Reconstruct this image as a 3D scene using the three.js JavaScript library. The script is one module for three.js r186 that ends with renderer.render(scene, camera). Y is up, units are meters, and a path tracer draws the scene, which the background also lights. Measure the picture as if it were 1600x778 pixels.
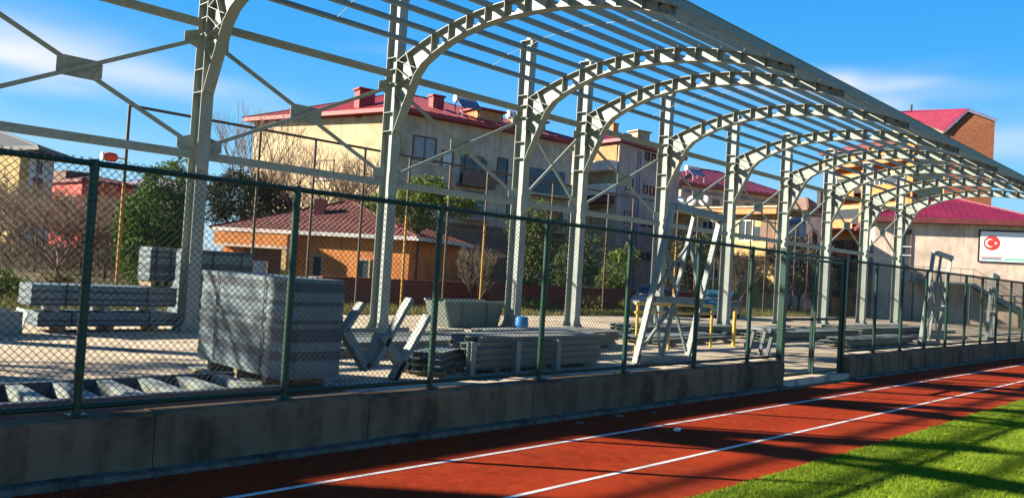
import * as THREE from 'three';
import { mergeGeometries } from 'three/addons/utils/BufferGeometryUtils.js';

// ---------------------------------------------------------------- camera, sky, sun, exposure
const scene = new THREE.Scene();
const camera = new THREE.PerspectiveCamera(34.57, 1024 / 497, 0.1, 3000);
{
  const yaw = 0.77935, pitch = 0.026354, roll = 0.061469;
  const f = new THREE.Vector3(Math.cos(yaw) * Math.cos(pitch), Math.sin(pitch), -Math.sin(yaw) * Math.cos(pitch));
  const r = f.clone().cross(new THREE.Vector3(0, 1, 0)).normalize(), u = r.clone().cross(f);
  const R = r.clone().multiplyScalar(Math.cos(roll)).addScaledVector(u, Math.sin(roll));
  const U = u.clone().multiplyScalar(Math.cos(roll)).addScaledVector(r, -Math.sin(roll));
  camera.matrix.makeBasis(R, U, f.clone().negate());
  camera.quaternion.setFromRotationMatrix(camera.matrix);
  camera.position.set(0, 1.9, 0);
}
const renderer = new THREE.WebGLRenderer({ antialias: true });
renderer.toneMapping = THREE.LinearToneMapping;
renderer.toneMappingExposure = 3.4;
renderer.shadowMap.enabled = true;
const SUN = new THREE.Vector3(-0.635, 0.407, -0.657).normalize();
const sun = new THREE.DirectionalLight(new THREE.Color(1, 0.89, 0.72), 5);
sun.position.copy(SUN).multiplyScalar(150).add(new THREE.Vector3(20, 0, -15));
sun.target.position.set(20, 0, -15);
sun.castShadow = true;
Object.assign(sun.shadow.camera, { left: -90, right: 90, top: 70, bottom: -70, near: 1, far: 400 });
sun.shadow.mapSize.set(4096, 4096);
sun.shadow.radius = 1;
scene.add(sun, sun.target);

// ---------------------------------------------------------------- seeded noise
function rng(seed) { let a = seed >>> 0; return () => { a = (a + 0x6d2b79f5) | 0; let t = Math.imul(a ^ (a >>> 15), 1 | a); t = (t + Math.imul(t ^ (t >>> 7), 61 | t)) ^ t; return ((t ^ (t >>> 14)) >>> 0) / 4294967296; }; }
const hash2 = (x, y, s) => { let h = Math.imul(x, 374761393) ^ Math.imul(y, 668265263) ^ Math.imul(s, 974634541); h = Math.imul(h ^ (h >>> 13), 1274126177); return ((h ^ (h >>> 16)) >>> 0) / 4294967296; };
const wrap = (a, n) => ((a % n) + n) % n;
function vnoise(x, y, s, px, py) {      // value noise with period (px, py)
  const ix = Math.floor(x), iy = Math.floor(y), fx = x - ix, fy = y - iy, u = fx * fx * (3 - 2 * fx), v = fy * fy * (3 - 2 * fy);
  const h = (a, b) => hash2(wrap(a, px), wrap(b, py), s);
  return (h(ix, iy) * (1 - u) + h(ix + 1, iy) * u) * (1 - v) + (h(ix, iy + 1) * (1 - u) + h(ix + 1, iy + 1) * u) * v;
}
function fbm(u, v, f, oct, s) { let a = 0, w = 0.5, t = 0; for (let i = 0; i < oct; i++) { a += w * vnoise(u * f, v * f, s + i, f, f); t += w; w *= 0.5; f *= 2; } return a / t; }

{ // the sky: clear winter blue, pale towards the horizon, thin streaks of cirrus
  const W = 1024, H = 512, d = new Float32Array(W * H * 4), k = 1 / 3.25;
  const stops = [[-90, .20, .19, .17], [-4, .42, .50, .56], [0, .62, .82, .95], [4, .40, .74, .97], [9, .165, .56, .965], [15, .07, .43, .95], [21, .042, .355, .90], [32, .028, .22, .66], [50, .014, .11, .36], [90, .008, .06, .22]];
  for (let j = 0; j < H; j++) {
    const el = ((j + 0.5) / H - 0.5) * 180; let i = 0; while (i < stops.length - 2 && el > stops[i + 1][0]) i++;
    const a = stops[i], b = stops[i + 1], t = (el - a[0]) / (b[0] - a[0]);
    for (let c = 0; c < W; c++) {
      const az = (c + 0.5) / W, u = az;
      const toSun = Math.max(0, Math.cos(az * 2 * Math.PI - Math.PI - Math.atan2(SUN.z, SUN.x)) * Math.cos(el * Math.PI / 180) * 0.94 + Math.sin(el * Math.PI / 180) * 0.342);
      const n = fbm(u * 1 + 0.013, el / 90 * 1.6 + 0.3, 7, 6, 11), m = fbm(u + 0.37, el / 90 * 4.5 + 0.1, 18, 5, 23);
      let cl = THREE.MathUtils.smoothstep(n * 0.62 + m * 0.38, 0.57, 0.78) * THREE.MathUtils.smoothstep(el, 1, 5) * (1 - THREE.MathUtils.smoothstep(el, 13, 24)) * 0.85;
      const wisp = fbm(u + 0.2 + 0.0006 * el, el / 60, 30, 6, 29);
      for (const [ca, ce, sa, se, k2] of [[0.284, 10.4, 0.022, 2.6, 1.15], [0.306, 10.9, 0.02, 1.3, 0.75], [0.327, 9.6, 0.02, 0.7, 0.5], [0.440, 13.6, 0.017, 0.7, 1.1], [0.452, 12.0, 0.016, 0.8, 0.9], [0.463, 9.5, 0.02, 1.2, 0.6], [0.2, 16, 0.04, 3, 0.6], [0.53, 12, 0.05, 2, 0.5]]) cl = Math.max(cl, k2 * Math.exp(-(((u - ca) / sa) ** 2) - ((el - ce) / se) ** 2) * THREE.MathUtils.smoothstep(0.35 * n + 0.65 * wisp, 0.34, 0.60));
      const o = (j * W + c) * 4;
      for (let q = 0; q < 3; q++) { const s = a[q + 1] + (b[q + 1] - a[q + 1]) * t; d[o + q] = (s * (1 - cl) + [0.84, 0.90, 0.96][q] * cl) * k; }
      d[o + 3] = 1;
    }
  }
  const sky = new THREE.DataTexture(d, W, H, THREE.RGBAFormat, THREE.FloatType);
  sky.mapping = THREE.EquirectangularReflectionMapping; sky.magFilter = THREE.LinearFilter; sky.needsUpdate = true;
  scene.background = sky; scene.environment = sky;
}

// ---------------------------------------------------------------- materials
const toS = (c) => Math.round(255 * (c <= 0.0031308 ? 12.92 * c : 1.055 * Math.pow(c, 1 / 2.4) - 0.055));
function tex(N, fn, srgb = true) {      // fn(u, v, x, y) -> linear [r,g,b] or one grey value
  const d = new Uint8Array(N * N * 4);
  for (let y = 0; y < N; y++) for (let x = 0; x < N; x++) {
    const c = fn(x / N, y / N, x, y), o = (y * N + x) * 4;
    for (let q = 0; q < 3; q++) { const v = Math.min(1, Math.max(0, c.length ? c[q] : c)); d[o + q] = srgb ? toS(v) : Math.round(v * 255); }
    d[o + 3] = 255;
  }
  const t = new THREE.DataTexture(d, N, N, THREE.RGBAFormat);
  t.wrapS = t.wrapT = THREE.RepeatWrapping; t.magFilter = THREE.LinearFilter; t.minFilter = THREE.LinearMipmapLinearFilter; t.generateMipmaps = true;
  if (srgb) t.colorSpace = THREE.SRGBColorSpace;
  t.needsUpdate = true; return t;
}
const rep = (t, m) => { const c = t.clone(); c.repeat.set(1 / m, 1 / m); c.needsUpdate = true; return c; };   // uv is in metres: one tile every m metres
const mix = (a, b, t) => a.map((v, i) => v + (b[i] - v) * t);
const greyFine = tex(512, (u, v, x, y) => 0.72 + 0.28 * (0.6 * fbm(u, v, 6, 6, 3) + 0.4 * hash2(x, y, 5)));
const greyBump = tex(256, (u, v, x, y) => 0.5 * fbm(u, v, 16, 4, 8) + 0.5 * hash2(x, y, 6), false);
const stain = tex(512, (u, v) => { const a = fbm(u, v, 4, 6, 31), b = fbm(u, v, 14, 4, 37); const run = vnoise(u * 40, v * 3, 39, 40, 3), k = 0.58 + 0.6 * a + 0.34 * (b - 0.5) - 0.16 * THREE.MathUtils.smoothstep(run * (0.4 + a), 0.55, 0.8); return [k, k * 0.985, k * 0.96]; });
function mat(rgb, { map, m = 2, rough = 0.8, bump, bm = 0.5, bs = 0.003, metal = 0, spec = 1, ...rest } = {}) {
  const o = { color: new THREE.Color().setRGB(...rgb), roughness: rough, metalness: metal, ...rest };
  if (map) o.map = rep(map, m);
  if (bump) { o.bumpMap = rep(bump, bm); o.bumpScale = bs; }
  return spec < 1 ? new THREE.MeshPhysicalMaterial({ ...o, specularIntensity: spec }) : new THREE.MeshStandardMaterial(o);
}
const steelTex = tex(512, (u, v, x, y) => { const a = fbm(u, v, 5, 5, 61), b = fbm(u, v, 22, 4, 67), r = THREE.MathUtils.smoothstep(b + 0.25 * (a - 0.5), 0.62, 0.78) * 0.6, q = 0.86 + 0.42 * (a - 0.5) + 0.08 * (hash2(x, y, 69) - 0.5); return mix([q, q * 1.01, q * 0.98], [0.60, 0.44, 0.28], r); });
const concTex = tex(512, (u, v, x, y) => { const a = fbm(u, v, 3, 6, 41), b = fbm(u, v, 20, 4, 43), g = hash2(x, y, 47); const sp = fbm(u, v, 9, 3, 49), k = 0.82 + 0.6 * (a - 0.5) + 0.34 * (b - 0.5) + 0.16 * (g - 0.5) - 0.3 * THREE.MathUtils.smoothstep(sp, 0.6, 0.72); return [k, k * 0.97, k * 0.92]; });
const wallTex = tex(1024, (u, v, x, y) => {          // shuttered concrete: blotches, run marks, pits
  const a = fbm(u, v, 4, 6, 71), run = fbm(u * 1, v * 0.14, 22, 4, 73), pit = hash2(x >> 1, y >> 1, 79), b = fbm(u, v, 28, 3, 77);
  let k = 0.76 + 1.1 * (a - 0.5) + 0.9 * (run - 0.5) + 0.4 * (b - 0.5); if (pit > 0.985) k *= 0.6;
  return [k * 1.02, k * 0.98, k * 0.9];
});
const trackTex = tex(1024, (u, v, x, y) => {
  const a = fbm(u, v, 3, 6, 83), g = hash2(x, y, 89), h = hash2(x >> 1, y >> 1, 97), w = fbm(u, v, 26, 4, 91);
  const sc = fbm(u * 1, v * 1, 2, 3, 93), st = vnoise(u * 6, v * 160, 95, 6, 160), k = 0.80 + 0.5 * (a - 0.5) + 0.62 * (g - 0.5) + 0.5 * (h - 0.5) + 0.34 * (w - 0.5) - (st > 0.86 ? 0.1 : 0);
  return mix([k, k, k], [0.95, 1.9, 2.6], (g > 0.955 ? 0.55 : 0) + 0.16 * THREE.MathUtils.smoothstep(sc + 0.4 * (w - 0.5), 0.5, 0.75));
});
const turfTex = tex(1024, (u, v, x, y) => { const a = fbm(u, v, 5, 5, 101), g = hash2(x, y, 103), w = fbm(u, v, 60, 2, 107); const k = 0.62 + 0.8 * (a - 0.5) + 0.6 * (g - 0.5) + 0.6 * (w - 0.5); return [k * (0.85 + 0.35 * w), k, k * 0.8]; });
const earthTex = tex(512, (u, v, x, y) => { const a = fbm(u, v, 4, 6, 111), b = fbm(u, v, 30, 3, 113); return mix([0.9, 0.75, 0.55], [0.42, 0.55, 0.25], THREE.MathUtils.smoothstep(a + 0.3 * (b - 0.5), 0.42, 0.62)).map((q) => q * (0.7 + 0.6 * b)); });
const brickTex = tex(512, (u, v) => { const row = Math.floor(v * 16), uu = u * 8 + (row % 2) * 0.5, fx = uu - Math.floor(uu), fy = v * 16 - row, j = fx < 0.04 || fy < 0.1, n = hash2(wrap(Math.floor(uu), 8), row, 121); return j ? [0.75, 0.72, 0.66] : [0.8 + 0.4 * (n - 0.5), 0.8 + 0.4 * (n - 0.5), 0.8 + 0.4 * (n - 0.5)]; });
const barkTex = tex(256, (u, v, x, y) => { const a = fbm(u, v * 0.3, 18, 4, 131); return 0.55 + 0.8 * (a - 0.5) + 0.2 * hash2(x, y, 133); });
const roofTex = tex(256, (u, v, x, y) => { const q = 0.78 + 0.75 * (fbm(u, v, 4, 6, 141) - 0.5) + 0.12 * (hash2(x, y, 143) - 0.5); return [q, q * 1.04, q]; });
const M = {
  steel: mat([0.235, 0.27, 0.255], { map: steelTex, m: 1.7, rough: 0.55 }),
  steelB: mat([0.235, 0.27, 0.255], { map: steelTex, m: 1.3, rough: 0.6 }),
  purlin: mat([0.235, 0.27, 0.255], { map: steelTex, m: 1.1, rough: 0.6 }),
  galv: mat([0.24, 0.27, 0.27], { map: steelTex, m: 1.1, rough: 0.5, metal: 0.25 }),
  sheet: mat([0.12, 0.175, 0.20], { map: steelTex, m: 1.5, rough: 0.5 }),
  sheetD: mat([0.042, 0.062, 0.082], { map: steelTex, m: 1.5, rough: 0.55 }),
  sheetL: mat([0.27, 0.28, 0.255], { map: steelTex, m: 1.2, rough: 0.6 }),
  green: mat([0.003, 0.05, 0.027], { map: greyFine, m: 0.6, rough: 0.42 }),
  wire: mat([0.005, 0.015, 0.011], { rough: 0.45 }),
  conc: mat([0.195, 0.13, 0.08], { spec: 0.3, map: wallTex, m: 2.6, rough: 0.95, bump: wallTex, bm: 2.6, bs: 0.012 }),
  concB: mat([0.165, 0.112, 0.071], { spec: 0.3, map: wallTex, m: 3.1, rough: 0.95, bump: wallTex, bm: 3.1, bs: 0.012 }),
  footing: mat([0.17, 0.145, 0.125], { spec: 0.3, map: wallTex, m: 1.7, rough: 0.95, bump: greyBump, bm: 0.3, bs: 0.006 }),
  slab: mat([0.58, 0.50, 0.385], { spec: 0.3, map: concTex, m: 5.3, rough: 0.93, bump: greyBump, bm: 0.5, bs: 0.004 }),
  track: mat([0.45, 0.050, 0.014], { spec: 0.12, map: trackTex, m: 2.3, rough: 0.9, bump: trackTex, bm: 0.7, bs: 0.006 }),
  line: mat([0.80, 0.78, 0.75], { map: stain, m: 1.3, rough: 0.8, bump: trackTex, bm: 0.7, bs: 0.004 }),
  turf: mat([0.17, 0.25, 0.018], { spec: 0.2, map: turfTex, m: 1.9, rough: 0.95, bump: turfTex, bm: 1.1, bs: 0.02 }),
  earth: mat([0.20, 0.17, 0.11], { map: earthTex, m: 7, rough: 1, bump: greyBump, bm: 1.5, bs: 0.02 }),
  slate: mat([0.05, 0.055, 0.065], { map: roofTex, m: 3, rough: 0.6 }),
  wood: mat([0.34, 0.24, 0.13], { map: barkTex, m: 0.7, rough: 0.85 }),
  yellow: mat([0.70, 0.42, 0.05], { map: greyFine, m: 0.6, rough: 0.5 }),
  ochre: mat([0.40, 0.22, 0.03], { map: stain, m: 0.8, rough: 0.6 }),
  pipe: mat([0.07, 0.045, 0.025], { rough: 0.6 }),
  blue: mat([0.02, 0.16, 0.42], { map: greyFine, m: 0.5, rough: 0.4 }),
  redp: mat([0.62, 0.05, 0.03], { rough: 0.45 }),
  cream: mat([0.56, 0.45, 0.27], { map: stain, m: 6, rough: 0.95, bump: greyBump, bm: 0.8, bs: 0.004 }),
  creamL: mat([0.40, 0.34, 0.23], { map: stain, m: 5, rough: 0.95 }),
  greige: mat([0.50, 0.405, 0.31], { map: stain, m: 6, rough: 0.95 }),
  pinkish: mat([0.40, 0.33, 0.30], { map: stain, m: 6, rough: 0.95 }),
  mauve: mat([0.30, 0.27, 0.38], { map: stain, m: 6, rough: 0.95 }),
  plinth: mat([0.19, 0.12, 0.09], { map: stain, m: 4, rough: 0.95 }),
  orange: mat([0.60, 0.225, 0.06], { map: stain, m: 3, rough: 0.95, bump: greyBump, bm: 0.6, bs: 0.004 }),
  peach: mat([0.50, 0.22, 0.095], { map: stain, m: 4, rough: 0.95 }),
  yel: mat([0.50, 0.37, 0.16], { map: stain, m: 4, rough: 0.95 }),
  white: mat([0.62, 0.61, 0.58], { map: stain, m: 3, rough: 0.85 }),
  pinkwall: mat([0.62, 0.49, 0.40], { map: stain, m: 5, rough: 0.95, bump: greyBump, bm: 0.8, bs: 0.003 }),
  blueG: mat([0.16, 0.19, 0.30], { map: stain, m: 4, rough: 0.9 }),
  red: mat([0.33, 0.018, 0.02], { map: roofTex, m: 4, rough: 0.55 }),
  crimson: mat([0.21, 0.008, 0.038], { map: roofTex, m: 4, rough: 0.5 }),
  maroon: mat([0.16, 0.03, 0.035], { map: roofTex, m: 3, rough: 0.7 }),
  tile: mat([0.15, 0.04, 0.033], { map: roofTex, m: 1.3, rough: 0.85 }),
  brick: mat([0.30, 0.105, 0.05], { map: brickTex, m: 1.9, rough: 0.95 }),
  redwall: mat([0.20, 0.05, 0.035], { map: brickTex, m: 1.6, rough: 0.95 }),
  brown: mat([0.16, 0.09, 0.055], { map: greyFine, m: 1, rough: 0.7 }),
  dark: mat([0.03, 0.03, 0.032], { rough: 0.8 }),
  glass: mat([0.05, 0.06, 0.07], { rough: 0.08, metal: 0.1 }),
  glassL: mat([0.26, 0.27, 0.27], { map: stain, m: 0.9, rough: 0.2 }),
  bark: mat([0.15, 0.105, 0.075], { map: barkTex, m: 0.9, rough: 0.95 }),
  twig: mat([0.175, 0.128, 0.082], { map: barkTex, m: 0.9, rough: 0.95 }),
  dtwig: mat([0.16, 0.10, 0.075], { rough: 0.95 }),
  tyre: mat([0.02, 0.02, 0.02], { rough: 0.9 }),
  carDark: mat([0.03, 0.05, 0.08], { rough: 0.25, metal: 0.3 }),
  carBlue: mat([0.03, 0.12, 0.17], { rough: 0.25, metal: 0.3 }),
  carWhite: mat([0.72, 0.72, 0.72], { rough: 0.3 }),
  paper: mat([0.75, 0.74, 0.70], { rough: 0.9 }),
  grit: mat([0.10, 0.085, 0.075], { rough: 0.95 }),
  skip: mat([0.13, 0.165, 0.14], { map: steelTex, m: 1.0, rough: 0.6 }),
  stone: mat([0.13, 0.105, 0.09], { map: greyFine, m: 0.3, rough: 0.95 }),
};
const leafMat = (rgb) => new THREE.MeshPhysicalMaterial({ color: new THREE.Color().setRGB(1, 1, 1), vertexColors: true, roughness: 0.9, transmission: 0.3, thickness: 0, side: THREE.DoubleSide });

// ---------------------------------------------------------------- builders
const taken = {};
const numbered = (n) => { const k = (taken[n] = (taken[n] ?? -1) + 1); return k ? n + '_' + String(k).padStart(3, '0') : n; };
function tag(o, label, category, group, kind) { if (label) o.userData.label = label; if (category) o.userData.category = category; if (group) o.userData.group = group; if (kind) o.userData.kind = kind; return o; }
function thing(name, label, category, [x, y, z] = [0, 0, 0], group) { const o = new THREE.Group(); o.name = numbered(name); o.position.set(x, y, z); scene.add(o); return tag(o, label, category, group); }
const V = (x, y, z) => new THREE.Vector3(x, y, z);
function worldOffset(p) { const o = V(0, 0, 0); for (; p && p !== scene; p = p.parent) o.add(p.position); return o; }
function planarUV(g) {
  const p = g.attributes.position, n = g.attributes.normal, uv = new Float32Array(p.count * 2);
  for (let i = 0; i < p.count; i++) {
    const ax = Math.abs(n.getX(i)), ay = Math.abs(n.getY(i)), az = Math.abs(n.getZ(i)), x = p.getX(i), y = p.getY(i), z = p.getZ(i);
    if (ay >= ax && ay >= az) { uv[2 * i] = x; uv[2 * i + 1] = z; } else if (ax >= az) { uv[2 * i] = z; uv[2 * i + 1] = y; } else { uv[2 * i] = x; uv[2 * i + 1] = y; }
  }
  g.setAttribute('uv', new THREE.BufferAttribute(uv, 2));
}
class G {
  constructor() { this.l = []; }
  add(g, m) { let h = g.index ? g.toNonIndexed() : g.clone(); if (m) { h.applyMatrix4(m); if (m.determinant() < 0) { const p = h.attributes.position, n = h.attributes.normal; for (let i = 0; i < p.count; i += 3) for (const A of [p, n]) { const v = [A.getX(i + 1), A.getY(i + 1), A.getZ(i + 1)]; A.setXYZ(i + 1, A.getX(i + 2), A.getY(i + 2), A.getZ(i + 2)); A.setXYZ(i + 2, ...v); } } } for (const k of Object.keys(h.attributes)) if (k !== 'position' && k !== 'normal') h.deleteAttribute(k); h.morphAttributes = {}; this.l.push(h); return this; }
  box(x, y, z, w, h, d, ry = 0) { return this.add(new THREE.BoxGeometry(w, h, d), new THREE.Matrix4().makeRotationY(ry).setPosition(x, y, z)); }
  span(x0, x1, y0, y1, z0, z1) { return this.box((x0 + x1) / 2, (y0 + y1) / 2, (z0 + z1) / 2, Math.abs(x1 - x0), Math.abs(y1 - y0), Math.abs(z1 - z0)); }
  bar(a, b, w, h = w, up = V(0, 1, 0)) {      // w across, h along up
    a = V(...a); b = V(...b); const t = b.clone().sub(a), L = t.length(); t.normalize();
    let s = t.clone().cross(up); if (s.lengthSq() < 1e-6) s = t.clone().cross(V(0, 0, 1)); s.normalize(); const q = s.clone().cross(t);
    return this.add(new THREE.BoxGeometry(L, h, w), new THREE.Matrix4().makeBasis(t, q, s).setPosition(a.add(b).multiplyScalar(0.5)));
  }
  cyl(a, b, r0, r1 = r0, seg = 8, open = false) {
    a = V(...a); b = V(...b); const t = b.clone().sub(a), L = t.length(); t.normalize();
    return this.add(new THREE.CylinderGeometry(r1, r0, L, seg, 1, open), new THREE.Matrix4().makeRotationFromQuaternion(new THREE.Quaternion().setFromUnitVectors(V(0, 1, 0), t)).setPosition(a.add(b).multiplyScalar(0.5)));
  }
  poly(pts, holes, depth, m) { const s = new THREE.Shape(pts.map((p) => new THREE.Vector2(...p))); for (const h of holes || []) s.holes.push(h); return this.add(new THREE.ExtrudeGeometry(s, { depth, bevelEnabled: false, curveSegments: 10 }), m); }
  tri(...v) { const g = new THREE.BufferGeometry(), p = []; for (const q of v) p.push(...q); g.setAttribute('position', new THREE.Float32BufferAttribute(p, 3)); g.computeVertexNormals(); this.l.push(g); return this; }
  quad(a, b, c, d) { return this.tri(a, b, c, a, c, d); }
  mesh(name, material, parent = scene, kind) {
    const g = mergeGeometries(this.l, false); planarUV(g);
    const o = worldOffset(parent); if (parent !== scene) g.translate(-o.x, -o.y, -o.z);
    const m = new THREE.Mesh(g, material); m.name = parent === scene ? numbered(name) : name; m.castShadow = m.receiveShadow = true; parent.add(m);
    if (kind) m.userData.kind = kind;
    return m;
  }
}
const g = () => new G();
const structure = (m) => { m.userData.kind = 'structure'; return m; };
function move(src, name, label, pos, turn = 0, group, scl) { const c = src.clone(); c.name = numbered(name); c.userData = { ...src.userData }; if (label) c.userData.label = label; if (group) c.userData.group = group; c.position.set(...pos); c.rotation.y = turn; if (scl) c.scale.setScalar(scl); scene.add(c); return c; }
//==STRUCTURE
// ---------------------------------------------------------------- ground, track, turf, slab
structure(g().span(-700, 1000, -0.4, 0, -1000, 500).mesh('ground', M.earth));
structure(g().span(-40, 130, -0.1, 0.004, -6.72, -3.7).mesh('running_track', M.track));
structure(g().span(-40, 130, -0.1, 0.006, -3.7, 40).mesh('turf_field', M.turf));
{
  const r = rng(5), a = g();
  a.span(-40, 14.45, -0.2, 0.12, -22, -7.17); a.span(17.62, 56, -0.2, 0.12, -22, -7.17); a.span(14.45, 17.62, -0.2, 0.115, -22, -6.9);
  structure(a.mesh('concrete_slab', M.slab));
  for (const [z, n] of [[-5.86, 'outer'], [-4.65, 'inner']]) {
    const l = g(); for (let x = -30; x < 110; x += 2) { const j = (r() - 0.5) * 0.006; l.span(x, x + 2, 0, 0.008, z - 0.025 + j, z + 0.025 + j); }
    const m = structure(l.mesh('track_line', M.line));
  }
}
{ // grass blades of the artificial turf, as far as single blades show
  const r = rng(77), P = [], C = [], blades = 7;
  for (let b = 0; b < blades; b++) {
    const a = r() * 6.28, w = 0.0028, h = 0.02 + r() * 0.014, lx = (r() - 0.5) * 0.035, lz = (r() - 0.5) * 0.035, ox = (r() - 0.5) * 0.045, oz = (r() - 0.5) * 0.045, cx = Math.cos(a) * w, cz = Math.sin(a) * w;
    P.push(ox - cx, 0, oz - cz, ox + cx, 0, oz + cz, ox + lx, h, oz + lz);
  }
  const gg = new THREE.BufferGeometry(); gg.setAttribute('position', new THREE.Float32BufferAttribute(P, 3)); gg.computeVertexNormals();
  const mt = new THREE.MeshPhysicalMaterial({ color: 0xffffff, roughness: 0.85, specularIntensity: 0.3, side: THREE.DoubleSide, transmission: 0.2, thickness: 0 });
  const N = 95000, im = new THREE.InstancedMesh(gg, mt, N), m4 = new THREE.Matrix4(), q = new THREE.Quaternion(), c = new THREE.Color(); let n = 0;
  while (n < N) {
    const x = 6 + 24 * Math.pow(r(), 1.5), z = -3.72 + 3.6 * r(); if (z > -3.7 + (x - 6.0) * 0.9 && x < 9.6) continue;
    const k = (0.62 + 0.45 * r()) * (0.75 + 0.6 * fbm(wrap(x / 6, 1), wrap(z / 6, 1), 8, 3, 55)) , s = 0.8 + 0.5 * r() + (x > 14 ? 0.3 : 0);
    m4.compose(V(x, 0.004, z + 0.02 * (r() - 0.5)), q.setFromAxisAngle(V(0, 1, 0), r() * 6.28), V(s * 1.15, s, s * 1.15)); im.setMatrixAt(n, m4);
    im.setColorAt(n, c.setRGB((0.165 + 0.075 * r()) * k, 0.30 * k, 0.017 * k)); n++;
  }
  im.name = 'turf_blades'; im.castShadow = im.receiveShadow = true; scene.add(im);
  tag(im, 'green artificial grass blades beside the red running track', 'grass', null, 'stuff');
}

// ---------------------------------------------------------------- low wall with its fence
function lowWall(x0, x1, label, seed) {
  const t = thing('concrete_wall', label, 'wall', [x0, 0, -7.02], 'low concrete walls beside the track'), r = rng(seed); let x = x0, i = 0;
  while (x < x1 - 0.3) {
    const e = Math.min(x1, x + 1.95 + r() * 0.9), top = 0.49 + (r() - 0.5) * 0.022, f = -6.9 + (r() - 0.5) * 0.012;
    const s = new THREE.Shape(); s.moveTo(-0.15, 0); s.lineTo(0.13, 0); // profile: shape x is depth towards the track, y is height
    const pts = [[7.17, 0], [7.17, top - 0.015], [7.145, top], [-f + 0.03, top + 0.004], [-f + 0.004, top - 0.02], [-f - 0.006, top - 0.06], [-f, 0.1], [-f - 0.012, 0]];
    const b = g(); b.poly(pts, [], e - x - 0.008, new THREE.Matrix4().set(0, 0, 1, x + 0.004, 0, 1, 0, 0, -1, 0, 0, 0, 0, 0, 0, 1));
    b.mesh('wall_panel', r() > 0.5 ? M.conc : M.concB, t); x = e; i++;
  }
  const ft = g(); for (let q = x0; q < x1; q += 1.3) { const e = Math.min(x1, q + 1.3), w = -6.74 + (r() - 0.5) * 0.04; ft.span(q, e, -0.05, 0.035 + r() * 0.02, -6.905, w); }
  ft.mesh('footing', M.footing, t);
  const cr = g(); for (let k = 0; k < (x1 - x0) * 5; k++) { const s = 0.004 + 0.018 * r() * r() * r(); cr.add(new THREE.DodecahedronGeometry(s, 0), new THREE.Matrix4().makeScale(1.6, 0.6, 1).setPosition(x0 + r() * (x1 - x0), 0.5 + s * 0.3, -6.93 - r() * 0.2)); }
  cr.mesh('concrete_crumbs', M.footing, t, 'stuff');
  return t;
}
lowWall(-4, 14.5, 'long low rough concrete wall left of the gate opening, carrying the green mesh fence', 9);
lowWall(17.6, 60, 'low concrete wall running into the distance right of the gate opening', 19);

const postX1 = [-3.3, -1.45, 0.38, 2.2, 4.05, 5.89, 7.72, 9.55, 11.45, 13.22], postX2 = [19.17, 20.9, 22.7, 24.45, 26.2, 27.9, 29.65, 31.4, 33.15, 34.9, 36.65, 38.4, 40.15, 41.9, 43.65, 45.4, 47.15];
const FZ = -7.05, FT = 2.56;
function chainLink(x0, x1, y0, y1, z, step, wr) {   // woven wire: two families of diagonals, one behind the other
  const b = g(), cell = step, w = x1 - x0, h = y1 - y0;
  for (const s of [1, -1]) for (let c = -h; c < w; c += cell) {
    let a0 = Math.max(0, c), a1 = Math.min(w, c + h); if (a1 - a0 < 0.01) continue;
    const p = s > 0 ? [[x0 + a0, y0 + (a0 - c)], [x0 + a1, y0 + (a1 - c)]] : [[x0 + w - a0, y0 + (a0 - c)], [x0 + w - a1, y0 + (a1 - c)]];
    b.cyl([p[0][0], p[0][1], z + s * wr], [p[1][0], p[1][1], z + s * wr], wr, wr, 4, true);
  }
  return b;
}
function fence(posts, ends, label) {
  posts = posts.map((x) => x * 1.008); const t = thing('chain_link_fence', label, 'fence', [posts[0], 0.5, FZ], 'green mesh fences beside the track');
  for (const x of posts) {
    const p = g().cyl([x, 0.45, FZ], [x, FT + 0.02, FZ], 0.038, 0.038, 14).mesh('post', M.green, t);
    g().box(x, 0.512, FZ, 0.14, 0.012, 0.14).mesh('base_plate', M.green, p);
    g().cyl([x, FT + 0.02, FZ], [x, FT + 0.035, FZ], 0.04, 0.03, 14).mesh('post_cap', M.green, p);
  }
  const [a, b] = ends;
  g().cyl([a, FT, FZ], [b, FT, FZ], 0.027, 0.027, 10).mesh('top_rail', M.green, t);
  g().cyl([a, 0.575, FZ], [b, 0.575, FZ], 0.024, 0.024, 10).mesh('bottom_rail', M.green, t);
  const xs = [...new Set([a, ...posts, b])].sort((p, q) => p - q);
  for (let i = 0; i + 1 < xs.length; i++) {
    if (xs[i + 1] - xs[i] < 0.3) continue;
    chainLink(xs[i], xs[i + 1], 0.555, FT + 0.045, FZ + 0.034, 0.062, 0.0026).mesh('wire_mesh', M.wire, t, 'stuff');
    const ties = g(); for (let k = 1; k < 6; k++) { const y = 0.6 + k * 0.33; ties.add(new THREE.TorusGeometry(0.04, 0.0025, 4, 10), new THREE.Matrix4().makeRotationX(Math.PI / 2).setPosition(xs[i], y, FZ)); }
    ties.mesh('wire_ties', M.wire, t, 'stuff');
  }
  return t;
}
fence(postX1, [-3.3, 14.55], 'tall dark green chain link fence on the long wall left of the gate');
fence(postX2, [17.5, 60], 'dark green chain link fence on the wall right of the gate, receding far');
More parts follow.
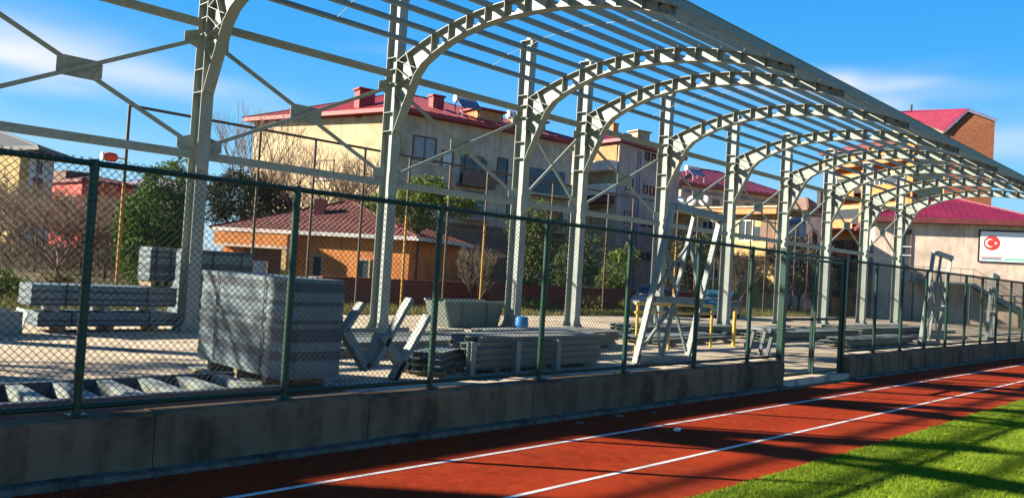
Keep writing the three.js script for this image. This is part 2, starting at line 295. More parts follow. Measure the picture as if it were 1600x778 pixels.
{ // the gate in the opening of the wall
  const t = thing('mesh_gate', 'green double mesh gate closing the opening in the low wall', 'gate', [16, 0.1, FZ]);
  for (const x of [14.6, 17.48]) { const p = g().box(x, 1.36, FZ, 0.11, 2.5, 0.11).mesh('gate_post', M.green, t); g().box(x, 2.63, FZ, 0.13, 0.03, 0.13).mesh('post_cap', M.green, p); }
  g().cyl([14.6, FT, FZ], [17.48, FT, FZ], 0.027, 0.027, 10).mesh('top_rail', M.green, t);
  for (const [a, b] of [[14.69, 15.97], [16.03, 17.39]]) {
    const f = g(); f.box(a + 0.025, 1.34, FZ, 0.05, 2.3, 0.05).box(b - 0.025, 1.34, FZ, 0.05, 2.3, 0.05);
    for (const y of [0.19, 1.28, 2.48]) f.box((a + b) / 2, y, FZ, b - a - 0.1, 0.05, 0.046);
    const l = f.mesh('gate_leaf', M.green, t);
    chainLink(a + 0.04, b - 0.04, 0.2, 2.48, FZ + 0.027, 0.062, 0.0026).mesh('wire_mesh', M.wire, l, 'stuff');
    if (b < 16.5) g().box(b - 0.02, 1.35, FZ + 0.05, 0.05, 0.16, 0.05).mesh('latch', M.dark, l);
    for (const y of [0.5, 2.1]) g().cyl([a < 15 ? a - 0.02 : b + 0.02, y, FZ], [a < 15 ? a - 0.02 : b + 0.02, y + 0.12, FZ], 0.02).mesh('hinge', M.green, l);
  }
}

{ // grit washed against the foot of the wall
  const r = rng(88), N = 2200, im = new THREE.InstancedMesh(new THREE.IcosahedronGeometry(0.009, 0), M.grit, N), m4 = new THREE.Matrix4(), q = new THREE.Quaternion(), e = new THREE.Euler(), c = new THREE.Color();
  for (let k = 0; k < N; k++) { const s = 0.2 + 1.0 * r() * r(), w = 0.5 + 0.9 * r(); m4.compose(V(0.5 + 28 * r(), 0.006, -6.7 + 0.75 * r() * r() * r()), q.setFromEuler(e.set(r() * 6, r() * 6, 0)), V(s * 1.3, s * 0.7, s)); im.setMatrixAt(k, m4); im.setColorAt(k, c.setRGB(w, w * 0.95, w * 0.88)); }
  im.name = 'grit'; im.castShadow = im.receiveShadow = true; scene.add(im); tag(im, 'fine grey grit on the track along the foot of the low wall', 'grit', null, 'stuff');
}

// ---------------------------------------------------------------- the steel canopy frame
{
  const S = thing('steel_canopy_frame', 'huge pale steel frame of columns, curved girders and purlins over the building site', 'steel frame', [20, 0.12, -17.2]);
  const FR = [-12.5, -7.5, -2.5, 2.5, 7.5, 12.6, 17.6, 20.45, 25.3, 30.3, 35.3, 40.1, 45.1, 50.3], ZC = -17.2, R = 10.5, CZ = -12.9, CY = 8.0 - R;
  const topY = (z) => CY + Math.sqrt(R * R - (z - CZ) * (z - CZ));
  const low = [[-16.975, 5.3], [-16.75, 5.75], [-16.45, 6.32], [-16.22, 6.74], [-15.95, 6.99], [-15.5, 7.2], [-15, 7.37], [-14.5, 7.5], [-13.9, 7.59], [-13.2, 7.635], [-12.3, 7.625], [-11.5, 7.57], [-10.9, 7.49], [-10.2, 7.36], [-9.5, 7.19], [-8.9, 7.0], [-8.5, 6.85]];
  const lowY = (z) => { let i = 0; while (i < low.length - 2 && z > low[i + 1][0]) i++; const [a, b] = [low[i], low[i + 1]]; return a[1] + (b[1] - a[1]) * (z - a[0]) / (b[0] - a[0]); };
  const top = []; for (let i = 0; i <= 28; i++) { const z = -16.975 + 8.475 * i / 28; top.push([z, topY(z)]); }
  const PZ = []; for (let k = 0; k < 13; k++) PZ.push(-16.25 + k * 0.64);
  const webM = (x) => new THREE.Matrix4().set(0, 0, 1, x - 0.006, 0, 1, 0, 0, -1, 0, 0, 0, 0, 0, 0, 1);
  for (const X of FR) {
    // column: H section with its flanges across the row
    const c = g();
    for (const s of [-1, 1]) c.box(X, 4.56, ZC + s * 0.215, 0.27, 8.86, 0.018);
    c.box(X, 4.56, ZC, 0.012, 8.86, 0.412);
    const col = c.mesh('column', M.steel, S);
    const bp = g(); bp.box(X, 0.145, ZC, 0.5, 0.03, 0.62); for (const s of [-1, 1]) for (const q of [-1, 1]) { bp.cyl([X + s * 0.19, 0.16, ZC + q * 0.26], [X + s * 0.19, 0.22, ZC + q * 0.26], 0.022, 0.022, 6); }
    for (const s of [-1, 1]) { bp.poly([[0, 0.16], [0.1, 0.16], [0, 0.42]], [], 0.012, new THREE.Matrix4().set(s, 0, 0, X + s * 0.136, 0, 1, 0, 0, 0, 0, 1, ZC + 0.21, 0, 0, 0, 1)); bp.poly([[0, 0.16], [0.1, 0.16], [0, 0.42]], [], 0.012, new THREE.Matrix4().set(s, 0, 0, X + s * 0.136, 0, 1, 0, 0, 0, 0, 1, ZC - 0.22, 0, 0, 0, 1)); }
    bp.mesh('base_plate', M.steelB, col);
    for (const y of [5.35, 5.85, 6.62, 6.98, 7.3]) { const s = g(); for (const q of [-1, 1]) s.box(X + q * 0.07, y, ZC, 0.126, 0.014, 0.41); s.mesh('stiffener', M.steel, col); }
    const ct = g(); ct.box(X, 9.0, ZC, 0.32, 0.02, 0.44); for (const q of [-1, 1]) ct.box(X + q * 0.08, 8.9, ZC + 0.235, 0.1, 0.16, 0.07).box(X + q * 0.11, 9.06, ZC - 0.1 * q, 0.012, 0.12, 0.16); ct.mesh('cap_plate', M.steel, col);
    // curved girder with round openings, its haunch in one with it
    const holes = [], stz = PZ.filter((z) => z > -16.0);
    for (let k = 0; k + 1 < stz.length; k += 2) { const z = (stz[k] + stz[k + 1]) / 2 - 0.12, y = (topY(z) + lowY(z)) / 2 + 0.02, p = new THREE.Path(); p.absellipse(-z, y, 0.115, 0.1, 0, Math.PI * 2, true); holes.push(p); }
    const w = g(); w.poly([...top.map(([z, y]) => [-z, y - 0.012]), ...low.slice().reverse().map(([z, y]) => [-z, y + 0.012])], holes, 0.012, webM(X));
    const gird = w.mesh('curved_girder', M.steel, S);
    const flange = (line, dy, wd, skip) => { const f = g(); for (let i = skip || 0; i + 1 < line.length; i++) f.bar([X, line[i][1] + dy, line[i][0]], [X, line[i + 1][1] + dy, line[i + 1][0]], wd, 0.015, V(0, 1, 0.01)); return f; };
    flange(top, 0, 0.26).mesh('top_flange', M.steel, gird); flange(low, 0, 0.26).mesh('bottom_flange', M.steel, gird);
    for (const z of PZ) if (z > -16.1) { const y1 = topY(z) - 0.015, y0 = lowY(z) + 0.015, s = g(); for (const q of [-1, 1]) s.box(X + q * 0.066, (y0 + y1) / 2, z, 0.118, y1 - y0, 0.012); s.mesh('stiffener', M.steel, gird); }
    const ep = g(); ep.bar([X, 6.72, -16.28], [X, topY(-16.62) + 0.05, -16.62], 0.28, 0.022, V(0, 0, 1)); ep.mesh('end_plate', M.steelB, gird);
    for (const [p, q2] of [[[7.18, -16.93], [6.9, -16.2]], [[6.98, -16.96], [6.6, -16.36]], [[6.55, -16.96], [6.72, -16.28]], [[6.3, -16.96], [6.0, -16.62]]]) { const hs = g(); for (const q of [-1, 1]) hs.bar([X + q * 0.07, p[0], p[1]], [X + q * 0.07, q2[0], q2[1]], 0.126, 0.012, V(0, 0.7, -0.7)); hs.mesh('haunch_stiffener', M.steel, gird); }
  }
  // purlins on the girders, struts, cross bracing and sag rods, bay by bay
  for (let i = 0; i + 1 < FR.length; i++) {
    const a = FR[i], b = FR[i + 1], mid = (a + b) / 2;
    PZ.forEach((z, k) => {
      const y = topY(z) + 0.01, n = Math.atan2(CZ - z, y - CY), d = k === 12 ? 0.2 : 0.17, up = V(0, Math.cos(n), -Math.sin(n)), ac = V(0, Math.sin(n), Math.cos(n));
      const at = (h, s, x) => [x, y + up.y * h + ac.y * s, z + up.z * h + ac.z * s];
      const p = g(); p.bar(at(d / 2, 0, a + 0.004), at(d / 2, 0, b - 0.004), 0.006, d, up);
      p.bar(at(0.003, 0.034, a + 0.004), at(0.003, 0.034, b - 0.004), 0.062, 0.006, up); p.bar(at(d - 0.003, -0.034, a + 0.004), at(d - 0.003, -0.034, b - 0.004), 0.062, 0.006, up);
      p.bar(at(0.016, 0.063, a + 0.004), at(0.016, 0.063, b - 0.004), 0.005, 0.024, up); p.bar(at(d - 0.016, -0.063, a + 0.004), at(d - 0.016, -0.063, b - 0.004), 0.005, 0.024, up);
      const pm = p.mesh('purlin', M.purlin, S);
      g().bar(at(0, -0.012, a + 0.04), at(d, -0.012, a + 0.04), 0.07, 0.01, ac).mesh('cleat', M.steel, pm);
      if (k && b - a > 4) { const z2 = PZ[k - 1], y2 = topY(z2) + 0.01; g().cyl([mid, y + 0.06, z], [mid + (k % 2 ? 0.05 : -0.05), y2 + 0.06, z2], 0.009, 0.009, 6).mesh('sag_rod', M.steelB, pm); }
    });
    // fascia channel along the free edge
    g().box(mid, topY(-8.5) + 0.08, -8.47, b - a - 0.01, 0.17, 0.01).mesh('edge_channel', M.purlin, S);
    const gap = 0.16;
    g().bar([a + gap, 6.86, ZC], [b - gap, 6.86, ZC], 0.14, 0.16).mesh('eave_strut', M.steelB, S);
    g().bar([a + gap, 3.98, ZC], [b - gap, 3.98, ZC], 0.14, 0.17).mesh('middle_strut', M.steelB, S);
    for (const [p, q, o] of [[[a + 0.16, 4.2], [b - 0.16, 6.5], 0.03], [[a + 0.16, 6.5], [b - 0.16, 4.2], -0.03]]) {
      const br = g(); br.bar([p[0], p[1], ZC + o], [q[0], q[1], ZC + o], 0.05, 0.085); const bm = br.mesh('brace', M.steelB, S);
      for (const e of [p, q]) { const s = e[0] < mid ? 1 : -1, gp = g(); gp.poly([[0, -0.22], [0.34, -0.1], [0.34, 0.1], [0, 0.22]], [], 0.012, new THREE.Matrix4().set(s, 0, 0, e[0] - 0.0 * s, 0, 1, 0, e[1], 0, 0, 1, ZC - 0.006 + o * 0.1, 0, 0, 0, 1)); gp.mesh('gusset_plate', M.steelB, bm); }
    }
    if (b - a > 4) { const gp = g(); gp.poly([[-0.42, 0.14], [-0.3, 0.2], [0.3, 0.2], [0.42, 0.14], [0.42, -0.14], [0.3, -0.2], [-0.3, -0.2], [-0.42, -0.14]], [], 0.014, new THREE.Matrix4().makeTranslation(mid, 5.35, ZC - 0.007)); gp.mesh('centre_gusset', M.steelB, S); }
  }
}
//==YARD
// ---------------------------------------------------------------- things lying on the building site
function pack(name, label, cat, x0, x1, y0, y1, z0, z1, n, m, seed, group, along = 'x', bm = M.wood) {   // a pack of thin sheets on bearers
  const t = thing(name, label, cat, [(x0 + x1) / 2, y0, (z0 + z1) / 2], group), r = rng(seed), h = (y1 - y0 - 0.12) / n;
  for (let k = 0; k < 3; k++) { const q = (k + 0.5) / 3; if (along === 'x') g().span(x0 + (x1 - x0) * q - 0.05, x0 + (x1 - x0) * q + 0.05, y0, y0 + 0.12, z0, z1).mesh('bearer', bm, t); else g().span(x0, x1, y0, y0 + 0.12, z0 + (z1 - z0) * q - 0.05, z0 + (z1 - z0) * q + 0.05).mesh('bearer', M.wood, t); }
  for (let i = 0; i < n; i++) {
    const j = (r() - 0.5) * 0.022, q = (r() - 0.5) * 0.022, y = y0 + 0.12 + i * h;
    g().span(x0 + j, x1 + j, y, y + h * 0.985, z0 + q, z1 + q).mesh('sheet', m[Math.floor(r() * m.length)], t);
  }
  for (const q of [0.22, 0.78]) { const b = g(); const zz = z0 + (z1 - z0) * q, xx = x0 + (x1 - x0) * q; if (along === 'x') { b.span(xx - 0.016, xx + 0.016, y0 + 0.12, y1 + 0.012, z1 + 0.014, z1 + 0.018).span(xx - 0.016, xx + 0.016, y1 + 0.004, y1 + 0.008, z0 - 0.018, z1 + 0.018); } else { b.span(x0 - 0.018, x0 - 0.014, y0 + 0.12, y1 + 0.012, zz - 0.016, zz + 0.016).span(x0 - 0.018, x1 + 0.018, y1 + 0.004, y1 + 0.008, zz - 0.016, zz + 0.016); } b.mesh('strap', M.dark, t); }
  return t;
}
pack('sheet_pack', 'tall blue grey pack of steel sheets close behind the fence, with sunlit patches', 'steel sheets', 5.25, 6.12, 0.2, 1.62, -11.6, -9.17, 22, [M.sheet, M.sheet, M.sheetD], 3, null, 'z');
{
  const t = thing('timber_pallet', 'low pale pallet under the tall sheet pack', 'pallet', [5.7, 0.12, -10.3]);
  for (const z of [-11.4, -10.4, -9.35]) g().span(5.1, 6.3, 0.12, 0.172, z - 0.08, z + 0.08).mesh('runner', M.wood, t);
  for (let k = 0; k < 7; k++) g().span(5.12 + k * 0.17, 5.25 + k * 0.17, 0.176, 0.196, -11.6, -9.1).mesh('board', M.sheetL, t);
}
pack('sheet_pack', 'dark grey sheet pack standing farther back, behind the first column', 'steel sheets', 8.3, 9.6, 0.12, 1.92, -20.2, -18.5, 16, [M.sheetD, M.sheet], 4);
pack('sheet_pack', 'long low blue grey sheet pack at far left, lower of two in its pile', 'steel sheets', 4.65, 7.35, 0.12, 0.52, -18.2, -17.35, 6, [M.sheet, M.sheetD], 6);
pack('sheet_pack', 'long blue grey sheet pack at far left, upper of two in its pile', 'steel sheets', 4.5, 7.3, 0.53, 1.06, -18.2, -17.35, 8, [M.sheet, M.sheetD], 7, null, 'x', M.steel);
pack('sheet_pack', 'small upright dark pack on top of the long pile at far left', 'steel sheets', 6.75, 7.3, 1.08, 1.92, -18.15, -17.5, 12, [M.sheetD, M.sheet], 8);
{ // open steel tray at the far left
  const t = thing('steel_tray', 'shallow grey green steel tray on the slab at far left', 'tray', [3.6, 0.12, -17.2]);
  g().span(2.6, 4.25, 0.12, 0.15, -17.6, -16.8).mesh('floor_plate', M.sheetL, t);
  for (const [n, a] of [['side_plate', [2.6, 4.25, 0.15, 0.58, -16.82, -16.8]], ['side_plate', [2.6, 4.25, 0.15, 0.58, -17.6, -17.58]]]) g().span(...a).mesh(n, M.galv, t);
  for (const x of [2.6, 4.23]) g().bar([x, 0.15, -17.2], [x + (x > 3 ? 0.12 : -0.12), 0.6, -17.2], 0.8, 0.02, V(1, 0, 0)).mesh('end_plate', M.steel, t);
}
{ // ladder-like frame lying flat behind the wall
  const t = thing('ladder_frame', 'pale steel ladder frame lying flat behind the fence at left', 'steel frame', [2.4, 0.12, -9.3]);
  for (const z of [-9.95, -8.75]) g().span(-1.5, 5.0, 0.14, 0.34, z - 0.05, z + 0.05).mesh('chord', M.sheetD, t);
  for (let k = 0; k < 14; k++) g().span(-1.3 + k * 0.46, -1.3 + k * 0.46 + 0.16, 0.2, 0.33, -9.895, -8.805).mesh('rung', M.steel, t);
}
{ // sawtooth stair carriages
  function saw(label, pts, z, w) {
    const t = thing('stair_carriage', label, 'stair carriage', [pts[0][0], 0.12, z], 'pale zigzag stair carriages');
    for (const [a, b, th] of pts.slice(1)) g().bar([...a, z], [...b, z], w, th).mesh(th > 0.1 ? 'tread_plate' : 'riser_bar', M.steel, t);
  }
  saw('pale zigzag steel stair carriage standing beside the tall sheet pack', [[7, 0], [[6.92, 1.27], [6.62, 0.86], 0.07], [[6.63, 0.88], [7.08, 0.3], 0.13], [[7.06, 0.32], [7.27, 0.82], 0.07]], -9.9, 0.16);
  saw('pale zigzag steel stair carriage with two long bars near the fence', [[7.4, 0], [[7.23, 0.8], [7.68, 0.28], 0.13], [[7.72, 1.36], [7.1, 0.36], 0.07], [[8.1, 1.1], [7.48, 0.14], 0.075], [[7.62, 0.36], [7.5, 0.13], 0.09]], -9.78, 0.16);
}
function bundle(label, x0, x1, z0, z1, y0, rows, cols, seed, m, turn = 0) {   // channels stacked in layers
  const t = thing('channel_stack', label, 'steel channels', [(x0 + x1) / 2, y0, (z0 + z1) / 2], 'stacks of steel channels on the slab'), r = rng(seed), w = (z1 - z0) / cols, hgt = 0.11, L = x1 - x0, cx = (x0 + x1) / 2, cz = (z0 + z1) / 2;
  for (const q of [0.15, 0.5, 0.85]) g().span(x0 + L * q - 0.05, x0 + L * q + 0.05, y0, y0 + 0.08, z0, z1).mesh('bearer', M.wood, t);
  for (let i = 0; i < rows; i++) for (let j = 0; j < cols; j++) {
    if (i === rows - 1 && r() < 0.3) continue;
    const o = (r() - 0.5) * 0.3, y = y0 + 0.08 + i * hgt, z = z0 + (j + 0.5) * w, b = g();
    b.span(x0 + o, x1 + o, y, y + hgt * 0.94, z - w * 0.42, z - w * 0.38).span(x0 + o, x1 + o, y + hgt * 0.86, y + hgt * 0.94, z - w * 0.38, z + w * 0.4).span(x0 + o, x1 + o, y, y + hgt * 0.08, z - w * 0.38, z + w * 0.4);
    b.mesh('channel', m[Math.floor(r() * m.length)], t);
  }
  t.rotation.y = turn; return t;
}
const mixS = [M.steel, M.steelB, M.galv, M.sheetL];
bundle('long stack of grey steel channels behind the fence with pale stakes in front', 9.2, 12.6, -10.6, -9.75, 0.12, 5, 6, 31, mixS);
bundle('wide grey channel stack beside the leaning lattice trestle', 11.2, 13.9, -11.9, -11.0, 0.12, 4, 7, 32, mixS);
bundle('low layer of channels behind the zigzag stair carriages', 8.2, 12.4, -13.4, -12.2, 0.12, 2, 8, 33, mixS);
bundle('short slanted channel stack just right of the zigzag carriages', 8.1, 9.3, -10.7, -9.9, 0.12, 3, 5, 34, [M.sheet, M.galv], 0.5);
bundle('low channel layer between the third and fourth columns', 13.5, 17.5, -14.6, -13.4, 0.12, 2, 8, 35, mixS, 0.06);
bundle('long low channels lying far back past the gate', 24, 32, -13.5, -12, 0.12, 2, 7, 36, mixS);
bundle('low channels on the slab near the second leaning trestle', 25, 31, -10.8, -9.8, 0.12, 2, 6, 37, mixS);
bundle('thin spread of channels on the slab just behind the yellow barrier', 17.8, 22.5, -13.6, -12.0, 0.12, 1, 9, 41, mixS, 0.05);
bundle('channels spread between the gate and the eighth column', 20.5, 26, -15.6, -14.2, 0.12, 2, 8, 42, mixS, -0.04);
bundle('channel heap between the leaning trestle and the fourth column', 12.8, 16.5, -13.0, -12.1, 0.12, 3, 6, 43, mixS, 0.08);
bundle('far channel layer lying beyond the third trestle', 33, 42, -14.5, -12.5, 0.12, 2, 8, 38, mixS);
{
  const st = [[9.0, -9.68], [10.05, -9.66], [11.1, -9.65]];
  st.forEach(([x, z], i) => { const t = thing('steel_stake', ['pale stake at the left end of the long channel stack', 'pale stake at the middle of the long channel stack', 'pale stake at the right end of the long channel stack'][i], 'stake', [x, 0.12, z], 'stakes before the channel stack'); const b = g(); b.box(x, 0.4, z, 0.008, 0.56, 0.1).box(x, 0.4, z + 0.052, 0.11, 0.56, 0.008).box(x, 0.4, z - 0.052, 0.11, 0.56, 0.008); b.mesh('profile', M.steel, t); g().box(x, 0.13, z, 0.16, 0.014, 0.16).mesh('foot_plate', M.steel, t); });
}
const zone = (x, z) => 'pale loose steel section ' + (x < 12.6 ? 'before the second column' : x < 17.6 ? 'between second and third columns' : x < 25.3 ? 'between third and fifth columns' : x < 35.3 ? 'between fifth and seventh columns' : 'past the seventh column') + (z < -14 ? ', near the column row' : ', out toward the fence');
{ // loose beams lying about on the slab
  const r = rng(44), where = ['between the columns', 'near the fence', 'past the gate', 'toward the far end'];
  for (let k = 0; k < 48; k++) {
    const far = k > 30, x = far ? 19 + r() * 24 : 8.5 + r() * 9, z = -16.2 + r() * (far ? 6 : 4.6), L = 1.5 + r() * 2.5, a = (r() - 0.5) * (k % 3 ? 0.3 : 1.6);
    const t = thing('steel_section', zone(x, z), 'steel beam', [x, 0.12, z], 'loose steel sections ' + zone(x, z).slice(25));
    const h = 0.1 + r() * 0.06, b = g(); b.span(x - L / 2, x + L / 2, 0.12 + 0.008, 0.12 + h - 0.008, z - 0.004, z + 0.004);
    b.mesh('web', mixS[k % 4], t); g().span(x - L / 2, x + L / 2, 0.12 + h - 0.008, 0.12 + h, z - 0.06, z + 0.06).mesh('top_flange', M.steel, t); g().span(x - L / 2, x + L / 2, 0.121, 0.128, z - 0.06, z + 0.06).mesh('bottom_flange', M.steelB, t);
    t.rotation.y = a;
  }
}
{ // open-topped skip of grey green plate
  const t = thing('steel_skip', 'grey green open skip with pale rim left of the third column', 'skip', [16.4, 0.12, -18.0]);
  const x0 = 15.2, x1 = 17.6, s = 0.22, z0 = -18.5, z1 = -17.6, y0 = 0.14, y1 = 0.86, b = g();
  for (const z of [z0, z1]) { const m = new THREE.Matrix4().makeTranslation(0, 0, z - 0.015); g().poly([[x0 + s, y0], [x1 - s, y0], [x1, y1], [x0, y1]], [], 0.03, m).mesh('side_plate', M.skip, t); }
  for (const [a, c] of [[x0 + s, x0], [x1 - s, x1]]) g().bar([a, y0, -18.05], [c, y1, -18.05], 0.86, 0.03, V(1, 0, 0)).mesh('end_plate', M.skip, t);
  const rim = g(); for (const z of [z0, z1]) rim.span(x0 - 0.03, x1 + 0.03, y1, y1 + 0.05, z - 0.035, z + 0.035); rim.mesh('rim', M.steel, t);
  for (const x of [15.9, 16.9]) g().span(x - 0.03, x + 0.03, y0, y1, z1 + 0.017, z1 + 0.06).mesh('rib', M.skip, t);
  g().span(x0 + s, x1 - s, 0.12, 0.15, z0, z1).mesh('floor_plate', M.skip, t);
}
{ const t = thing('plastic_drum', 'small bright blue plastic drum at the foot of the third column', 'drum', [17.25, 0.12, -16.45]); g().add(new THREE.LatheGeometry([[0, 0], [0.17, 0], [0.19, 0.03], [0.2, 0.17], [0.21, 0.18], [0.2, 0.2], [0.19, 0.36], [0.17, 0.4], [0, 0.4]].map((p) => new THREE.Vector2(...p)), 18), new THREE.Matrix4().makeTranslation(17.25, 0.12, -16.45)).mesh('drum_body', M.blue, t); g().cyl([17.25, 0.52, -16.45], [17.25, 0.545, -16.45], 0.15, 0.15, 16).mesh('lid', M.blue, t); }
// leaning lattice trestle: three chords, cross bars and diagonals
const trestle = thing('lattice_trestle', 'tall pale lattice trestle leaning behind the fence left of the gate', 'steel trestle', [0, 0, 0], 'leaning lattice trestles behind the fence');
{
  const b = (n, a, c, w, h, m = M.steel, z = 0) => g().bar([a[0], a[1], z], [c[0], c[1], z], w, h).mesh(n, m, trestle);
  const A = [0, 0], A1 = [1.08, 3.43], Cc = [0.99, 0.1], C1 = [1.98, 3.3], D = [1.98, 0.08], D1 = [3.1, 3.33];
  b('chord', A, A1, 0.12, 0.085); b('chord', Cc, C1, 0.08, 0.065, M.steelB, -0.02); b('chord', D, D1, 0.12, 0.085, M.steelB);
  b('top_bar', [1.1, 3.38], [3.12, 3.28], 0.2, 0.15, M.steelB); b('middle_bar', [0.5, 1.34], [2.38, 1.32], 0.18, 0.14, M.steelB); b('bottom_bar', [0.05, 0.1], [2.0, 0.02], 0.2, 0.16);
  for (const [p, q] of [[[0.58, 1.55], [1.68, 2.55]], [[0.86, 2.42], [1.36, 1.42]], [[1.78, 2.7], [2.2, 1.6]], [[0.16, 0.3], [1.26, 1.24]], [[0.55, 1.2], [0.86, 0.2]], [[1.3, 1.2], [1.86, 0.2]], [[1.85, 2.62], [2.42, 1.5]]]) b('diagonal', p, q, 0.05, 0.06, M.steelB, 0.03);
  for (const p of [A, D]) g().box(p[0], 0.0, 0, 0.2, 0.02, 0.26).mesh('foot_plate', M.steelB, trestle);
  trestle.position.set(13.7, 0.13, -9.75);
}
move(trestle, 'lattice_trestle', 'dark lattice trestle leaning before the pink building, left of its stair', [30.7, 0.13, -9.6], 0.0).traverse((o) => { if (o.isMesh) o.material = M.galv; });
move(trestle, 'lattice_trestle', 'farthest lattice trestle, in front of the outside stair of the pink building', [39.6, 0.13, -9.7], 0.1, undefined, 0.86).traverse((o) => { if (o.isMesh) o.material = M.galv; });
{ // yellow pipe barrier and post
  const t = thing('pipe_barrier', 'yellow pipe barrier standing on the slab behind the leaning trestle', 'barrier', [17.5, 0.12, -11.4]);
  for (const y of [1.28, 1.07]) g().cyl([15.9, y, -11.4], [19.5, y - 0.03, -11.4], 0.035, 0.035, 8).mesh('rail', M.yellow, t);
  for (const x of [16.0, 17.4, 19.45]) g().cyl([x, 0.12, -11.4], [x, 1.28, -11.4], 0.035, 0.035, 8).mesh('upright', M.yellow, t);
  const p = thing('pipe_post', 'single yellow pipe post right of the yellow barrier', 'post', [20.7, 0.12, -11.4]);
  g().cyl([20.7, 0.12, -11.4], [20.7, 1.12, -11.4], 0.05, 0.05, 10).mesh('pipe', M.yellow, p); g().box(20.7, 0.13, -11.4, 0.24, 0.02, 0.24).mesh('foot_plate', M.yellow, p);
}
{ // work bench
  const t = thing('work_bench', 'pale topped work bench on slanted dark legs left of the gate', 'bench', [19, 0.12, -9.5]);
  g().span(18.4, 19.75, 0.8, 0.86, -9.85, -9.15).mesh('bench_top', M.steel, t);
  for (const [x, s] of [[18.75, -0.32], [19.35, -0.28]]) for (const z of [-9.75, -9.25]) g().bar([x, 0.8, z], [x + s, 0.13, z], 0.08, 0.07).mesh('leg', M.sheetD, t);
  g().bar([18.6, 0.45, -9.5], [19.2, 0.45, -9.5], 0.04).mesh('stretcher', M.sheetD, t);
}
{ // shreds of paper and stones at the edge of the track
  const r = rng(61); const sp = [['crumpled white paper scrap lying on the track near the first white line', 8.74, -5.52]];
  sp.forEach(([l, x, z]) => { const t = thing('paper_scrap', l, 'litter', [x, 0.005, z]); const b = new THREE.IcosahedronGeometry(0.045, 1), p = b.attributes.position; for (let i = 0; i < p.count; i++) { const k = 0.7 + 0.5 * hash2(Math.round(p.getX(i) * 900), Math.round(p.getY(i) * 900 + p.getZ(i) * 77), 9); p.setXYZ(i, p.getX(i) * k * 1.3, p.getY(i) * k * 0.6 + 0.025, p.getZ(i) * k); } b.computeVertexNormals(); g().add(b, new THREE.Matrix4().makeTranslation(x, 0.005, z)).mesh('crumpled_sheet', M.paper, t); });
  for (const [x, z, s, w] of [[8.0, -6.5, 0.05, 'leftmost of three on the track'], [8.9, -6.56, 0.06, 'middle of three on the track'], [9.6, -6.48, 0.045, 'rightmost of three on the track']]) {
    const t = thing('mortar_lump', 'flat grey mortar lump at the foot of the wall, ' + w, 'mortar lump', [x, 0.004, z], 'mortar lumps at the foot of the wall');
    g().add(new THREE.IcosahedronGeometry(s, 1), new THREE.Matrix4().makeScale(1.5, 0.35, 1).setPosition(x, 0.008, z)).mesh('lump', M.stone, t);
  }
}

// ---------------------------------------------------------------- tall ball-stop fence and hoop behind the site
{
  const t = thing('court_fence', 'very tall open frame of ochre pipes around the court behind the site', 'fence', [20, 0, -24.4]), xs = [];
  for (let k = 0; k < 48; k++) xs.push(8.5 + k * 2.07);
  xs.forEach((x, k) => { const p = g().cyl([x, 0, -24.4], [x, 3.7, -24.4], 0.05, 0.05, 8).mesh('post', k === 0 || k === 5 || k === 7 || k === 14 ? M.ochre : M.pipe, t); g().cyl([x, 3.7, -24.4], [x, 6.0, -24.4], 0.047, 0.047, 8).mesh('upper_pipe', M.pipe, p); });
  g().cyl([8.5, 6.0, -24.4], [xs[21], 6.0, -24.4], 0.045, 0.045, 8).mesh('rail', M.pipe, t); g().cyl([xs[5], 3.4, -24.4], [xs[21], 3.4, -24.4], 0.028, 0.028, 8).mesh('rail', M.pipe, t);
  const h = thing('warning_lamp', 'round red lamp beside the first tall pipe post', 'lamp', [8.15, 4.4, -24.3]);
  g().add(new THREE.CapsuleGeometry(0.13, 0.14, 6, 16), new THREE.Matrix4().makeRotationZ(Math.PI / 2).setPosition(8.05, 4.42, -24.3)).mesh('lamp_housing', M.redp, h);
  g().cyl([7.84, 4.42, -24.3], [7.8, 4.42, -24.3], 0.12, 0.12, 14).mesh('lens_rim', M.white, h); g().cyl([8.2, 4.42, -24.3], [8.47, 4.42, -24.36], 0.022).mesh('bracket', M.ochre, h);
}
{ const t = thing('brick_wall', 'low dark red brick wall along the back of the site', 'wall', [29, 0, -27]); g().span(17, 47, 0, 1.15, -27.2, -27).mesh('wall_body', M.redwall, t); g().span(16.95, 47.05, 1.152, 1.22, -27.25, -26.95).mesh('coping', M.redwall, t); }
